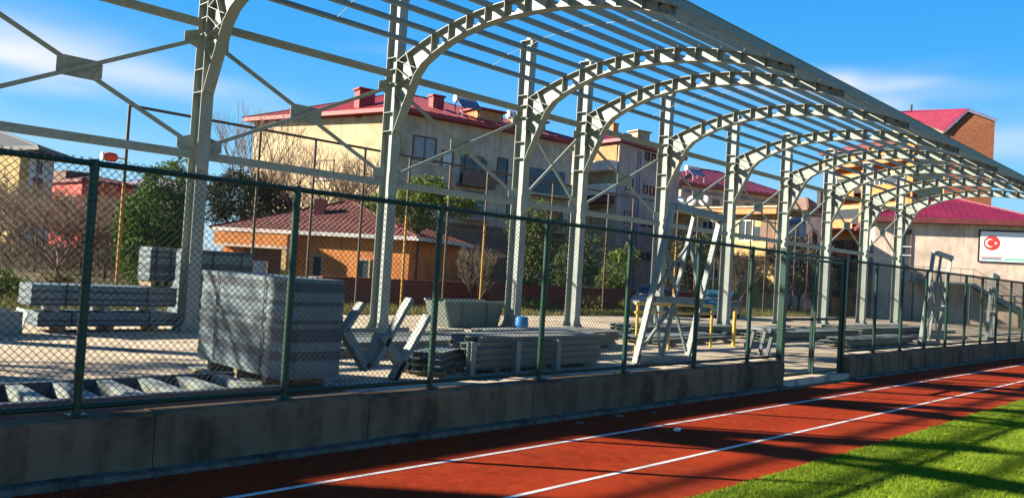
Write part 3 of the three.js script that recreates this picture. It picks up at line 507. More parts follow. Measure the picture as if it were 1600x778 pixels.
//==BACK
// ---------------------------------------------------------------- buildings
const v2 = (a) => new THREE.Vector2(a[0], a[1]);
class House {
  constructor(name, label, foot, y0, y1, m, group) {
    const c = foot.reduce((s, p) => [s[0] + p[0] / foot.length, s[1] + p[1] / foot.length], [0, 0]);
    this.c = c; this.f = foot; this.y1 = y1; this.t = thing(name, label, 'building', [c[0], 0, c[1]], group);
    this.prism('wall', foot, y0, y1, m);
  }
  prism(n, foot, y0, y1, m, parent = this.t) {
    const b = g(), N = foot.length, area = foot.reduce((s, p, i) => { const q = foot[(i + 1) % N]; return s + p[0] * q[1] - q[0] * p[1]; }, 0), F = area > 0 ? foot.slice().reverse() : foot;
    for (let i = 0; i < N; i++) { const p = F[i], q = F[(i + 1) % N]; b.quad([p[0], y0, p[1]], [q[0], y0, q[1]], [q[0], y1, q[1]], [p[0], y1, p[1]]); }
    for (let i = 1; i + 1 < N; i++) { b.tri([F[0][0], y1, F[0][1]], [F[i][0], y1, F[i][1]], [F[i + 1][0], y1, F[i + 1][1]]); b.tri([F[0][0], y0, F[0][1]], [F[i + 1][0], y0, F[i + 1][1]], [F[i][0], y0, F[i][1]]); }
    return b.mesh(n, m, parent);
  }
  edge(i) {      // frame of wall i: u along, out = outward
    const a = this.f[i], b = this.f[(i + 1) % this.f.length], L = Math.hypot(b[0] - a[0], b[1] - a[1]), t = [(b[0] - a[0]) / L, (b[1] - a[1]) / L]; let n = [t[1], -t[0]];
    if (n[0] * (a[0] - this.c[0]) + n[1] * (a[1] - this.c[1]) < 0) n = [-n[0], -n[1]];
    return { a, t, n, L };
  }
  blk(b, e, u0, u1, v0, v1, d0, d1) { // a block on wall e between depths d0 and d1 outwards
    const u = (u0 + u1) / 2, d = (d0 + d1) / 2, x = e.a[0] + e.t[0] * u + e.n[0] * d, z = e.a[1] + e.t[1] * u + e.n[1] * d;
    const mm = new THREE.Matrix4().makeBasis(V(e.t[0], 0, e.t[1]), V(0, 1, 0), V(-e.t[1], 0, e.t[0])).setPosition(x, (v0 + v1) / 2, z);
    return b.add(new THREE.BoxGeometry(u1 - u0, v1 - v0, d1 - d0), mm);
  }
  part(n, i, r, d0, d1, m, parent = this.t) { const e = this.edge(i); return this.blk(g(), e, ...r, d0, d1).mesh(n, m, parent); }
  window(i, u0, u1, v0, v1, { frame = M.brown, pane = M.glass, mull = 1, sill = M.white } = {}) {
    const e = this.edge(i), f = g(), w = Math.min(0.09, (u1 - u0) * 0.12);
    this.blk(f, e, u0, u1, v0, v0 + w, 0.002, 0.09); this.blk(f, e, u0, u1, v1 - w, v1, 0.002, 0.09); this.blk(f, e, u0, u0 + w, v0 + w, v1 - w, 0.002, 0.09); this.blk(f, e, u1 - w, u1, v0 + w, v1 - w, 0.002, 0.09);
    for (let k = 1; k <= mull; k++) { const u = u0 + (u1 - u0) * k / (mull + 1); this.blk(f, e, u - w * 0.35, u + w * 0.35, v0 + w, v1 - w, 0.025, 0.075); }
    const p = f.mesh('window', frame, this.t); this.blk(g(), e, u0 + w, u1 - w, v0 + w, v1 - w, 0.004, 0.02).mesh('pane', pane, p);
    if (sill) this.blk(g(), e, u0 - 0.08, u1 + 0.08, v0 - 0.1, v0 - 0.002, 0.002, 0.16).mesh('sill', sill, p);
    return p;
  }
  balcony(i, u0, u1, v, { depth = 1.1, m = M.greige, rail = null } = {}) {
    const e = this.edge(i), s = g(); this.blk(s, e, u0, u1, v - 0.16, v, 0.002, depth); const p = s.mesh('balcony', m, this.t);
    if (rail) { const b = g(); for (let u = u0 + 0.05; u < u1; u += 0.16) this.blk(b, e, u, u + 0.025, v, v + 0.95, depth - 0.06, depth - 0.03); this.blk(b, e, u0, u1, v + 0.95, v + 1.0, depth - 0.08, depth - 0.02); b.mesh('railing', rail, p); }
    else { const b = g(); this.blk(b, e, u0, u1, v + 0.002, v + 0.95, depth - 0.12, depth - 0.002); b.mesh('parapet', m, p); }
    this.blk(g(), e, u0 + 0.3, u1 - 0.3, v + 0.04, v + 2.1, 0.004, 0.03).mesh('balcony_shade_pane', M.glass, p);  // dark glass pane stands in for the shade inside the balcony opening
  }
  hip(rise, over, m, { drop = 0.18, ridge = 0.45, fascia = null, ribs = 0 } = {}) {  // hip roof over a four-cornered plan
    const F = this.f.map((p) => { const d = [p[0] - this.c[0], p[1] - this.c[1]], l = Math.hypot(...d); return [p[0] + d[0] / l * over * 1.4, p[1] + d[1] / l * over * 1.4]; }), y = this.y1 + 0.02, c = this.c;
    const l01 = Math.hypot(F[1][0] - F[0][0], F[1][1] - F[0][1]), l12 = Math.hypot(F[2][0] - F[1][0], F[2][1] - F[1][1]), along = l01 >= l12 ? 0 : 1;
    const mA = along ? [(F[0][0] + F[1][0]) / 2, (F[0][1] + F[1][1]) / 2] : [(F[3][0] + F[0][0]) / 2, (F[3][1] + F[0][1]) / 2], mB = along ? [(F[2][0] + F[3][0]) / 2, (F[2][1] + F[3][1]) / 2] : [(F[1][0] + F[2][0]) / 2, (F[1][1] + F[2][1]) / 2];
    const rA = [mA[0] + (c[0] - mA[0]) * ridge * 2 * 0.9, mA[1] + (c[1] - mA[1]) * ridge * 2 * 0.9], rB = [mB[0] + (c[0] - mB[0]) * ridge * 2 * 0.9, mB[1] + (c[1] - mB[1]) * ridge * 2 * 0.9];
    const P = F.map((p) => [p[0], y + drop, p[1]]), Q = F.map((p) => [p[0], y, p[1]]), A = [rA[0], y + drop + rise, rA[1]], B = [rB[0], y + drop + rise, rB[1]], b = g();
    const faces = along ? [[P[0], P[1], A], [P[1], P[2], B, A], [P[2], P[3], B], [P[3], P[0], A, B]] : [[P[3], P[0], A], [P[0], P[1], B, A], [P[1], P[2], B], [P[2], P[3], A, B]];
    for (const f of faces) f.length === 3 ? b.tri(...f) : b.quad(...f);
    b.quad(Q[0], Q[1], Q[2], Q[3]);
    if (!fascia) for (let i = 0; i < 4; i++) { const j = (i + 1) % 4; b.quad(Q[i], Q[j], P[j], P[i]); }
    const roof = b.mesh('roof', m, this.t);
    if (fascia) { for (let i = 0; i < 4; i++) { const j = (i + 1) % 4, s = g(); s.bar([P[i][0], y + drop / 2, P[i][2]], [P[j][0], y + drop / 2, P[j][2]], 0.06, drop * 1.12); s.mesh('fascia', fascia, roof); } }
    const rd = g(); rd.bar(A, B, 0.22, 0.12); for (const [p, q] of along ? [[P[0], A], [P[1], A], [P[2], B], [P[3], B]] : [[P[0], A], [P[3], A], [P[1], B], [P[2], B]]) rd.bar(p, q, 0.2, 0.1); rd.mesh('ridge_cap', m, roof);
    if (ribs) { const s = g(); for (const f of faces) { const e0 = V(...f[0]), e1 = V(...f[1]), n = Math.round(e0.distanceTo(e1) / ribs), ed = e1.clone().sub(e0);
      const a = f.length === 4 ? V(...f[3]) : V(...f[2]), c2 = V(...f[2]), L = ed.length(), dir = ed.clone().normalize(), ua = a.clone().sub(e0).dot(dir), uc = c2.clone().sub(e0).dot(dir), foot = e0.clone().addScaledVector(dir, ua), slope = a.clone().sub(foot);
      for (let k = 1; k < n; k++) { const u = L * k / n, t = u < ua ? u / Math.max(ua, 1e-3) : u > uc ? (L - u) / Math.max(L - uc, 1e-3) : 1, p = e0.clone().addScaledVector(dir, u), q = p.clone().addScaledVector(slope, t); if (p.distanceTo(q) > 0.3) s.bar(p.toArray(), q.toArray(), 0.045, 0.045, slope.clone().cross(dir).normalize().multiplyScalar(slope.clone().cross(dir).y < 0 ? -1 : 1)); } }
      s.mesh('roof_rib', m, roof, 'stuff'); }
    return roof;
  }
  at(i, u, d) { const e = this.edge(i); return [e.a[0] + e.t[0] * u + e.n[0] * d, e.a[1] + e.t[1] * u + e.n[1] * d]; }
  chimney(i, u, d, y0, y1, w, m, roof) { const [x, z] = this.at(i, u, -d); const c = g().box(x, (y0 + y1) / 2, z, w, y1 - y0, w * 0.8, -0.2).mesh('chimney', m, roof); g().box(x, y1 + 0.1, z, w * 1.2, 0.14, w, -0.2).mesh('chimney_cap', m, c); }
}
function solarHeater(label, x, y, z, turn) {
  const t = thing('solar_heater', label, 'water heater', [x, y, z], 'solar water heaters on the roofs');
  g().cyl([x - 0.9, y + 0.95, z], [x + 0.9, y + 0.95, z], 0.32, 0.32, 14).mesh('tank', M.white, t);
  g().bar([x, y + 0.1, z + 1.2], [x, y + 0.85, z + 0.3], 1.9, 0.06).mesh('collector', M.blueG, t);
  for (const s of [-0.8, 0.8]) { g().bar([x + s, y - 0.6, z], [x + s, y + 0.75, z], 0.06).mesh('stand_leg', M.galv, t); g().bar([x + s, y - 0.6, z + 1.15], [x + s, y + 0.1, z + 1.15], 0.06).mesh('stand_leg', M.galv, t); }
  t.rotation.y = turn;
}
// A: cream block of flats, red roof
{
  const A = new House('apartment_building', 'cream block of flats with red metal roof and chimneys, behind the guardhouse', [[31.4, -61.7], [35.06, -46.67], [51.0, -43.9], [47.4, -59]], 0, 12.75, M.greige);
  A.part('sun_toned_facade', 0, [0.02, 15.45, 0.5, 12.7], 0.003, 0.06, M.cream); A.part('corner_pilaster', 1, [0.02, 0.55, 0.4, 12.7], 0.003, 0.05, M.creamL); A.part('plinth', 1, [0.6, 15.9, 0, 5.2], 0.004, 0.08, M.plinth);  // brighter cream panel holds sunlight in its colour; shaded sides are greige
  A.window(1, 1.0, 3.0, 9.45, 11.35, { pane: M.glassL }); A.window(1, 3.5, 4.5, 9.3, 10.6, { pane: M.white, mull: 0 }); A.window(1, 5.55, 7.25, 9.15, 10.5, { pane: M.glassL }); A.window(1, 8.55, 9.6, 8.6, 10.7, { mull: 0, sill: null });
  A.window(1, 1.0, 2.9, 6.2, 7.9, { pane: M.glassL }); A.window(1, 3.6, 4.7, 6.2, 7.8); A.window(1, 9.7, 11.4, 6.2, 7.8); A.window(1, 1.2, 2.9, 3.2, 4.6); A.window(1, 5.6, 7.3, 2.9, 4.5, { pane: M.glassL }); A.window(1, 9.6, 11.2, 3, 4.5);
  A.balcony(1, 10.8, 15.8, 8.2, { rail: M.galv }); A.balcony(1, 10.8, 15.8, 5.3, { rail: M.galv }); A.balcony(1, 5.2, 8.0, 5.7, { rail: M.white, depth: 0.9 }); A.balcony(1, 4.9, 7.9, 8.2, { depth: 1.0, m: M.plinth });
  A.window(0, 7.6, 9.2, 8, 9.5); A.window(0, 3.2, 4.6, 5, 6.4); A.window(0, 11.0, 12.4, 5, 6.4);
  const r = A.hip(2.8, 0.75, M.red, { drop: 0.3, ribs: 0.8 });
  A.chimney(1, -1.2, 4.0, 12.6, 14.7, 1.25, M.red, r); A.chimney(1, 4.0, 2.2, 12.6, 14.9, 0.95, M.red, r); A.chimney(1, 12.2, 3.2, 12.4, 14.6, 0.8, M.creamL, r);
  const [dx, dz] = A.at(1, 8.2, -1.9), dm = g(); dm.box(dx, 13.6, dz, 2.4, 1.5, 2.2, -0.18); const d = dm.mesh('roof_dormer', M.peach, r); const dr = g(); dr.box(dx, 14.45, dz, 2.9, 0.14, 2.7, -0.18); dr.mesh('dormer_roof', M.red, d);
  { const [ex, ez] = A.at(1, 12.9, -1.7), q = g().box(ex, 13.5, ez, 1.7, 1.5, 1.8, -0.18).mesh('roof_dormer', M.creamL, r); g().box(ex, 14.35, ez, 2.2, 0.14, 2.3, -0.18).mesh('dormer_roof', M.red, q); }
  const [hx, hz] = A.at(1, 6.2, -1.6); solarHeater('solar water heater on the red roof between chimney and dormer', hx, 14.1, hz, -0.2);
  const [kx, kz] = A.at(1, 12.0, -2.6); solarHeater('solar water heater at the right end of the long red roof', kx, 13.9, kz, -0.2);
}
// B: mauve-grey block beside it
{
  const B = new House('apartment_building', 'grey pink block of flats with small windows right of the cream block', [[55.4, -49.5], [54.27, -41.43], [64.74, -42.2], [66, -50]], 0, 13.3, M.pinkish);
  B.part('sun_toned_facade', 0, [0.02, 8.1, 0.5, 13.2], 0.003, 0.05, M.creamL);  // warm cream carries the sun tone in its colour; shaded walls stay grey pink
  B.part('orange_panel', 0, [3.6, 7.9, 11.75, 13.1], 0.055, 0.14, M.peach); B.part('white_band', 0, [2.6, 8.0, 10.85, 11.7], 0.055, 1.1, M.white); B.window(0, 3.6, 7.0, 9.75, 10.8, { mull: 3, frame: M.yel, pane: M.glass, sill: null }); B.part('white_parapet', 0, [3, 8.0, 8.75, 9.7], 0.055, 1.1, M.white);
  B.part('awning', 0, [3, 7.8, 8.1, 8.5], 0.055, 1.2, M.maroon); B.window(0, 5, 7.2, 6.3, 7.8);
  for (const v of [12.4, 9.45, 6.5, 3.5]) { B.window(1, 4.1, 4.78, v, v + 0.75, { mull: 0, frame: M.dark, sill: null }); B.window(1, 5.2, 5.95, v, v + 0.75, { mull: 0, frame: M.dark, sill: null }); }
  for (const v of [9.3, 6.4, 3.4]) { B.window(1, 1.2, 2.3, v, v + 1.2, { pane: M.glassL }); B.window(1, 7.4, 8.6, v, v + 1.2); }
  for (const u of [2.9, 3.3]) B.part('drain_pipe', 1, [u, u + 0.09, 0.6, 13], 0.01, 0.1, M.mauve);
  const r = B.hip(1.7, 0.5, M.crimson, { drop: 0.28, ribs: 0.8 }); B.chimney(1, 3.4, 3, 13.4, 15.6, 0.6, M.peach, r); B.chimney(1, 6.8, 2.4, 13.4, 15.4, 1.5, M.creamL, r); B.chimney(1, 5.2, 3, 13.4, 14.9, 0.9, M.brown, r);
}
// C: violet-grey house with dark red hip roof
{
  const C = new House('village_house', 'pale grey house with dark red hipped roof in the middle distance', [[75.2, -48.7], [90.6, -43.9], [93, -53], [77.6, -58]], 0, 12.4, M.pinkish);
  const r = C.hip(2.6, 0.8, M.crimson, { drop: 0.3, ribs: 1 });
  C.window(0, 4.6, 5.6, 10.2, 11.3, { frame: M.blueG, mull: 0 }); C.window(0, 9.5, 11.0, 10.0, 11.3, { frame: M.blueG }); C.window(0, 12.6, 13.8, 10.0, 11.3, { frame: M.blueG }); C.part('string_course', 0, [0.1, 16, 11.7, 11.95], 0.004, 0.12, M.blueG); C.chimney(0, 11, 4, 13, 16, 0.8, M.maroon, r);
  const [x, z] = C.at(0, 2.4, -1.2); solarHeater('solar water heater on the dark roof left of the pale grey house', x, 13.6, z, -0.3);
}
// G: low cream and orange house with roof terrace
{
  const H = new House('village_house', 'low sunlit cream house with orange eaves and two dishes on its roof', [[56.1, -36.9], [55.6, -27.6], [58.2, -28.2], [60.6, -36.5]], 0, 7.6, M.yel);
  H.part('eaves_band', 0, [-0.3, 9.6, 7.2, 7.65], 0.004, 0.7, M.peach); H.part('roof_slab', 0, [-0.4, 9.7, 7.66, 7.8], -7, 0.8, M.creamL);
  H.part('orange_panel', 0, [0.4, 2.4, 5.2, 6.9], 0.004, 0.05, M.peach); H.part('orange_panel', 0, [8.0, 9.2, 4.4, 6.9], 0.004, 0.05, M.plinth);
  H.window(0, 2.8, 3.9, 5.4, 6.8, { frame: M.white }); H.window(0, 4.5, 5.4, 5.4, 6.8, { frame: M.white }); H.window(0, 6.1, 7.4, 5.2, 6.8, { frame: M.white }); for (const u of [1, 3.4, 5.8]) H.window(0, u, u + 1.2, 2.2, 3.6, { frame: M.white });
  H.balcony(0, 5.8, 9.2, 4.2, { m: M.yel }); H.balcony(0, 0.3, 4.6, 4.2, { m: M.peach });
  [[0.6, 'left'], [1.75, 'middle'], [2.9, 'right']].forEach(([u, w]) => {
    const [x, z] = H.at(0, u, 0.2), t = thing('satellite_dish', w + ' one of three white dishes on the low cream house', 'dish', [x, 7.8, z], 'dishes on the cream roof');
    g().add(new THREE.SphereGeometry(0.62, 16, 6, 0, Math.PI * 2, 0, 0.75), new THREE.Matrix4().makeRotationFromEuler(new THREE.Euler(0.5, 0, 1.3)).setPosition(x + 0.45, 8.28, z)).mesh('dish_bowl', new THREE.MeshStandardMaterial({ color: 0xd8d8d4, roughness: 0.5, side: THREE.DoubleSide }), t);
    g().cyl([x + 0.1, 7.8, z], [x + 0.1, 8.4, z], 0.04).mesh('mast', M.galv, t); g().cyl([x + 0.1, 8.1, z], [x - 0.55, 8.42, z + 0.1], 0.02).mesh('feed_arm', M.galv, t);
  });
}
// D: small white house
{
  const D = new House('village_house', 'small white house with brown roof between two columns near the gate', [[75.5, -37.1], [70.6, -32.2], [76.4, -33.0], [81, -38]], 0, 9.0, M.white);
  D.part('white_facade', 0, [0.02, 6.9, 0.4, 8.95], 0.003, 0.05, M.white); D.window(0, 1.2, 2.6, 6.3, 7.6); D.window(0, 4, 5.2, 6.3, 7.6); D.window(1, 2, 3.4, 6, 7.4); D.part('grey_band', 0, [0, 6.9, 7.9, 8.3], 0.055, 0.3, M.blueG);
  const r = D.hip(1.5, 0.5, M.plinth, { drop: 0.2 }); D.chimney(0, 4.8, 2, 9.2, 10.9, 0.5, M.dark, r);
}
// E: tall orange and yellow block behind the girders
{
  const E = new House('apartment_building', 'tall orange and yellow block of flats seen between the far columns', [[84.1, -36.7], [79.3, -25.6], [83.2, -24.6], [89, -35]], 0, 16.3, M.yel);
  for (const [v, m] of [[14.6, M.peach], [11.4, M.orange], [8.2, M.peach], [5.0, M.peach]]) { E.balcony(0, 0.4, 5.4, v, { m }); E.balcony(0, 6.4, 11.6, v, { m }); E.part('brick_band', 0, [0.1, 12, v - 0.7, v - 0.18], 0.004, 0.1, m === M.orange ? M.peach : M.orange); }
  for (const v of [12.4, 9.2, 6.0]) { E.window(0, 0.8, 2.0, v, v + 1.4, { frame: M.white }); E.window(0, 7, 8.2, v, v + 1.4, { frame: M.white }); }
  E.part('brick_pier', 0, [5.5, 6.3, 0.2, 16.2], 0.004, 0.35, M.peach); E.part('brick_pier', 0, [11.2, 12.0, 0.2, 16.2], 0.35, 0.6, M.orange);
  E.hip(0.8, 0.5, M.maroon, { drop: 0.3 });
}
// F: tall brick gable
{
  const F = thing('brick_building', 'tall brick gable with crimson roof rising above the far end of the canopy', 'building', [102, 0, -27]);
  const a = [97.48, 20.35, -28.74], b = [99.55, 21.58, -24.47], m = [98.64, 22.84, -26.76], R1 = [102.97, 24.23, -34.43], v = [101.5, 23.95, -35.93], b2 = [104.2, 22.9, -32.0], lo = (p) => [p[0], 0, p[2]];
  g().quad(lo(a), lo(b), b, a).tri(a, b, m).quad(lo(b), lo(b2), b2, b).mesh('brick_wall', M.brick, F);
  g().quad(lo(v), lo(a), a, v).quad(lo(b2), lo(v), v, b2).mesh('cream_wall', M.yel, F);
  const up = (p, h, q = [0, 0]) => [p[0] + q[0], p[1] + h, p[2] + q[1]], roof = g(), slab = (...p) => { const t = p.map((k) => up(k, 0.16)); roof.quad(...t); roof.quad(...p.slice().reverse()); for (let i = 0; i < 4; i++) { const k = (i + 1) % 4; roof.quad(p[i], p[k], t[k], t[i]); } };
  slab(up(a, 0.03, [-0.3, -0.1]), up(m, 0.05, [-0.3, -0.1]), up(R1, 0.05), up(v, 0.03)); slab(up(m, 0.05, [-0.3, -0.1]), up(b, 0.03, [-0.2, 0.3]), up(b2, 0.03), up(R1, 0.05));
  const rm = roof.mesh('roof', M.crimson, F);
  g().bar(up(a, -0.2, [-0.25, -0.2]), up(v, -0.2, [-0.25, -0.2]), 0.3, 0.42).mesh('eaves', M.creamL, rm); g().bar(up(m, 0, [-0.34, -0.1]), up(b, 0, [-0.24, 0.3]), 0.06, 0.26).mesh('barge_board', M.blueG, rm); g().bar(up(m, 0, [-0.34, -0.1]), up(a, 0, [-0.34, -0.1]), 0.06, 0.2).mesh('barge_board', M.blueG, rm);
  g().cyl(up(R1, 0.1), up(R1, 0.9), 0.12).mesh('vent_pipe', M.dark, rm);
}
// H: pink hall with banner and outside stair
{
  const H = new House('sports_hall', 'pink hall with crimson hipped roof, large white banner and outside stair', [[63.0, -23.3], [67.4, -13.2], [78.0, -18.2], [73.6, -28.3]], 0, 7.3, M.pinkwall);
  const s0 = 1.3; // the facade starts a little left of the first measured corner
  H.hip(2.35, 0.7, M.crimson, { drop: 0.34, ridge: 0.5, fascia: M.maroon, ribs: 0.45 });
  const f = (u) => u + s0;
  { const w = H.window(0, f(0.6), f(1.28), 3.96, 6.8, { mull: 0, sill: null }); const e = H.edge(0); for (const v of [4.85, 5.5]) H.blk(g(), e, f(0.6), f(1.28), v - 0.04, v + 0.04, 0.025, 0.1).mesh('transom', M.white, w); }
  // banner
  const e = H.edge(0), bn = H.part('banner_frame', 0, [f(5.67), f(9.9), 4.62, 6.98], 0.004, 0.09, M.dark);
  H.blk(g(), e, f(5.8), f(9.84), 4.7, 6.86, 0.092, 0.1).mesh('banner_cloth', mat([0.86, 0.86, 0.83], { rough: 0.8 }), bn);
  const flat = (n, shape, m, d) => { const q = new THREE.ShapeGeometry(shape, 24), o = H.at(0, 0, d); const mm = new THREE.Matrix4().makeBasis(V(e.t[0], 0, e.t[1]), V(0, 1, 0), V(-e.t[1], 0, e.t[0])).setPosition(o[0], 0, o[1]); return g().add(q, mm).mesh(n, m, bn); };
  const disc = (u, v, r) => { const s = new THREE.Shape(); s.absarc(u, v, r, 0, Math.PI * 2); return s; };
  const mr = mat([0.72, 0.03, 0.025], { rough: 0.8 }), mw = mat([0.86, 0.85, 0.82], { rough: 0.8 }), mt = mat([0.08, 0.42, 0.5], { rough: 0.8 }), mg = mat([0.52, 0.58, 0.53], { rough: 0.8 });
  const cu = f(6.54), cv = 6.02, cr = 0.53;
  flat('red_disc', disc(cu, cv, cr), mr, 0.104);
  { const s = new THREE.Shape(); s.absarc(cu - 0.12, cv, 0.31, 0.62, Math.PI * 2 - 0.62, false); s.absarc(cu - 0.03, cv, 0.25, Math.PI * 2 - 0.8, 0.8, true); flat('crescent', s, mw, 0.108); }
  { const s = new THREE.Shape(); for (let k = 0; k < 10; k++) { const a = Math.PI + k * Math.PI / 5, r = k % 2 ? 0.052 : 0.135; s[k ? 'lineTo' : 'moveTo'](cu + 0.25 + r * Math.cos(a), cv + r * Math.sin(a)); } flat('star', s, mw, 0.108); }
  { const s = disc(f(8.15), 5.98, 0.56); s.holes.push(new THREE.Path().absarc(f(8.15), 5.98, 0.5, 0, Math.PI * 2, true)); flat('pale_ring', s, mg, 0.104); for (const o of [-0.14, 0, 0.14]) { const q = new THREE.Shape(); q.moveTo(f(8.15) + o - 0.04, 5.98 + 0.3 - Math.abs(o)); q.lineTo(f(8.15) + o + 0.04, 5.98 + 0.3 - Math.abs(o)); q.lineTo(f(8.15) + o * 0.5 + 0.02, 5.6); q.lineTo(f(8.15) + o * 0.5 - 0.02, 5.6); flat('emblem_petal', q, mg, 0.104); } }
  const strip = (u0, u1, v0, v1, m) => { const s = new THREE.Shape(); s.moveTo(u0, v0); s.lineTo(u1, v0); s.lineTo(u1, v1); s.lineTo(u0, v1); flat('banner_stripe', s, m, 0.104); };
  strip(f(5.9), f(7.2), 4.9, 4.99, mr); strip(f(5.9), f(7.2), 4.78, 4.895, mt); strip(f(7.41), f(9.7), 4.78, 4.98, mat([0.2, 0.5, 0.42], { rough: 0.8 }));
  // outside stair: landing and flight along the facade
  const st = thing('outside_stair', 'grey steel outside stair with thin railing on the pink hall', 'stair', [62.5, 0, -17]);
  const P = (u, d) => H.at(0, u, d), bar3 = (b, u0, v0, u1, v1, d, w, h) => { const a = P(u0, d), c = P(u1, d); b.bar([a[0], v0, a[1]], [c[0], v1, c[1]], w, h); return b; };
  H.blk(g(), e, f(1.2), f(5.3), 2.86, 3.0, 0.1, 1.4).mesh('landing', M.sheet, st);
  for (const d of [0.15, 1.38]) bar3(g(), f(5.25), 2.9, f(9.9), 0.12, d, 0.06, 0.24).mesh('string', M.sheetD, st);
  for (let k = 0; k < 15; k++) { const q = k / 15, u = f(5.35 + 4.5 * q), v = 2.78 - 2.68 * q; H.blk(g(), e, u, u + 0.29, v, v + 0.04, 0.16, 1.36).mesh('tread', M.sheetD, st); }
  for (const d of [1.38]) { const r = g(); for (const h of [1.0, 0.55]) { bar3(r, f(1.2), 3 + h, f(5.3), 3 + h, d, 0.04, 0.04); bar3(r, f(5.3), 3 + h, f(9.9), 0.2 + h, d, 0.04, 0.04); } for (let k = 0; k < 6; k++) { const u = f(1.25 + k * 0.8); bar3(r, u, 3, u + 0.001, 4.0, d, 0.04, 0.04); } for (let k = 1; k < 7; k++) { const u = f(5.3 + k * 0.76), v = 3 - k * 0.76 * 0.609; bar3(r, u, v, u + 0.001, v + 1.0, d, 0.04, 0.04); } r.mesh('railing', M.brown, st); }
  for (const u of [1.4, 5.1]) { const a = P(f(u), 1.3); g().cyl([a[0], 0, a[1]], [a[0], 2.86, a[1]], 0.06).mesh('support_post', M.sheetD, st); }
}
// guardhouse
{
  const H = new House('guardhouse', 'small orange guardhouse with red hipped tile roof behind the stacks', [[18.1, -38.0], [22.7, -29.0], [28.4, -31.9], [23.8, -40.9]], 0, 2.95, M.orange);
  const roof = H.hip(1.75, 0.5, M.tile, { drop: 0.16, ridge: 0.53, fascia: M.white, ribs: 0.3 });
  H.part('porch_beam', 0, [0.1, 4.2, 2.35, 2.9], 0.004, 0.85, M.orange); H.part('porch_edge', 0, [0.1, 4.22, 2.22, 2.345], 0.004, 0.88, M.pinkwall); H.part('porch_pillar', 0, [3.95, 4.2, 0, 2.22], 0.6, 0.85, M.yel); H.part('porch_shade_panel', 0, [1.3, 3.7, 0.1, 2.2], 0.004, 0.03, M.brown);  // brown panel put where the porch opening lies in shade
  H.window(0, 5.1, 5.7, 1.0, 2.05, { frame: M.creamL, mull: 0 }); H.window(0, 7.5, 8.2, 0.9, 2.0, { frame: M.creamL, mull: 0 });
  const a = H.at(0, 4.3, -1.7); const ch = g().box(a[0], 4.1, a[1], 0.5, 1.5, 0.5, -0.78).mesh('chimney', M.redp.clone(), roof); ch.material.color.setRGB(0.4, 0.09, 0.07);
  const bx = thing('air_conditioner', 'white box standing before the guardhouse porch', 'air conditioner', [...(() => { const p = H.at(0, 3.0, 1.2); return [p[0], 0, p[1]]; })()]), p = bx.position;
  g().box(p.x, 1.25, p.z, 0.75, 0.7, 0.3, -0.78).mesh('casing', M.white, bx); g().box(p.x, 0.45, p.z, 0.6, 0.9, 0.25, -0.78).mesh('stand', M.galv, bx);
}
// left: tall yellow block, pale side, red house
{
  const L = new House('apartment_building', 'tall yellow block of flats with dark overhanging roof at the left edge', [[14.5, -103], [21.1, -85.1], [24.9, -91.4], [19, -108]], 0, 10.3, M.white);
  L.part('yellow_facade', 0, [0, 16.7, 0.3, 10.2], 0.003, 0.06, M.yel); L.part('yellow_facade', 0, [17.6, 19.05, 0.3, 10.2], 0.003, 0.9, M.yel);
  for (const v of [7.6, 4.6]) for (const u of [10.5, 13.2, 15.6]) L.window(0, u, u + 0.9, v, v + 1.4, { frame: M.brown, mull: 0 }); 
  for (const v of [8.4, 5.4]) L.window(1, 2, 3.4, v, v + 1.2, { frame: M.maroon }); L.part('brick_panel', 1, [1.4, 4, 6.2, 8], 0.004, 0.06, M.maroon);
  L.hip(2.2, 1.3, M.slate, { drop: 0.35 });
  const R = new House('village_house', 'red walled house with pale windows beyond the bare trees at left', [[29.2, -112], [30.4, -100.4], [36.5, -101.5], [36, -113]], 0, 9.0, M.redp);
  R.prism('rear_wall', [[29.5, -111], [30.2, -106], [33, -106], [33, -111]], 9.3, 10.6, M.plinth); R.window(0, 6.5, 7.6, 6.2, 7.5, { pane: M.glassL, frame: M.white }); R.window(0, 8.6, 9.8, 6.2, 7.5, { pane: M.glassL, frame: M.white }); R.window(1, 1, 2.2, 6.2, 7.5, { pane: M.glassL, frame: M.white }); R.window(1, 3.3, 4.6, 6.2, 7.5, { pane: M.glassL, frame: M.white });
  R.hip(1.0, 0.6, M.maroon, { drop: 0.3 });
  const W = new House('village_house', 'pale white house far off behind the pipe post at left', [[37, -108], [41.5, -101], [46, -104], [42, -111]], 0, 9.6, M.white); W.window(0, 2, 3.4, 6.3, 7.6); W.window(0, 5, 6.4, 6.3, 7.6); W.hip(1.2, 0.6, M.mauve, { drop: 0.25 });
}
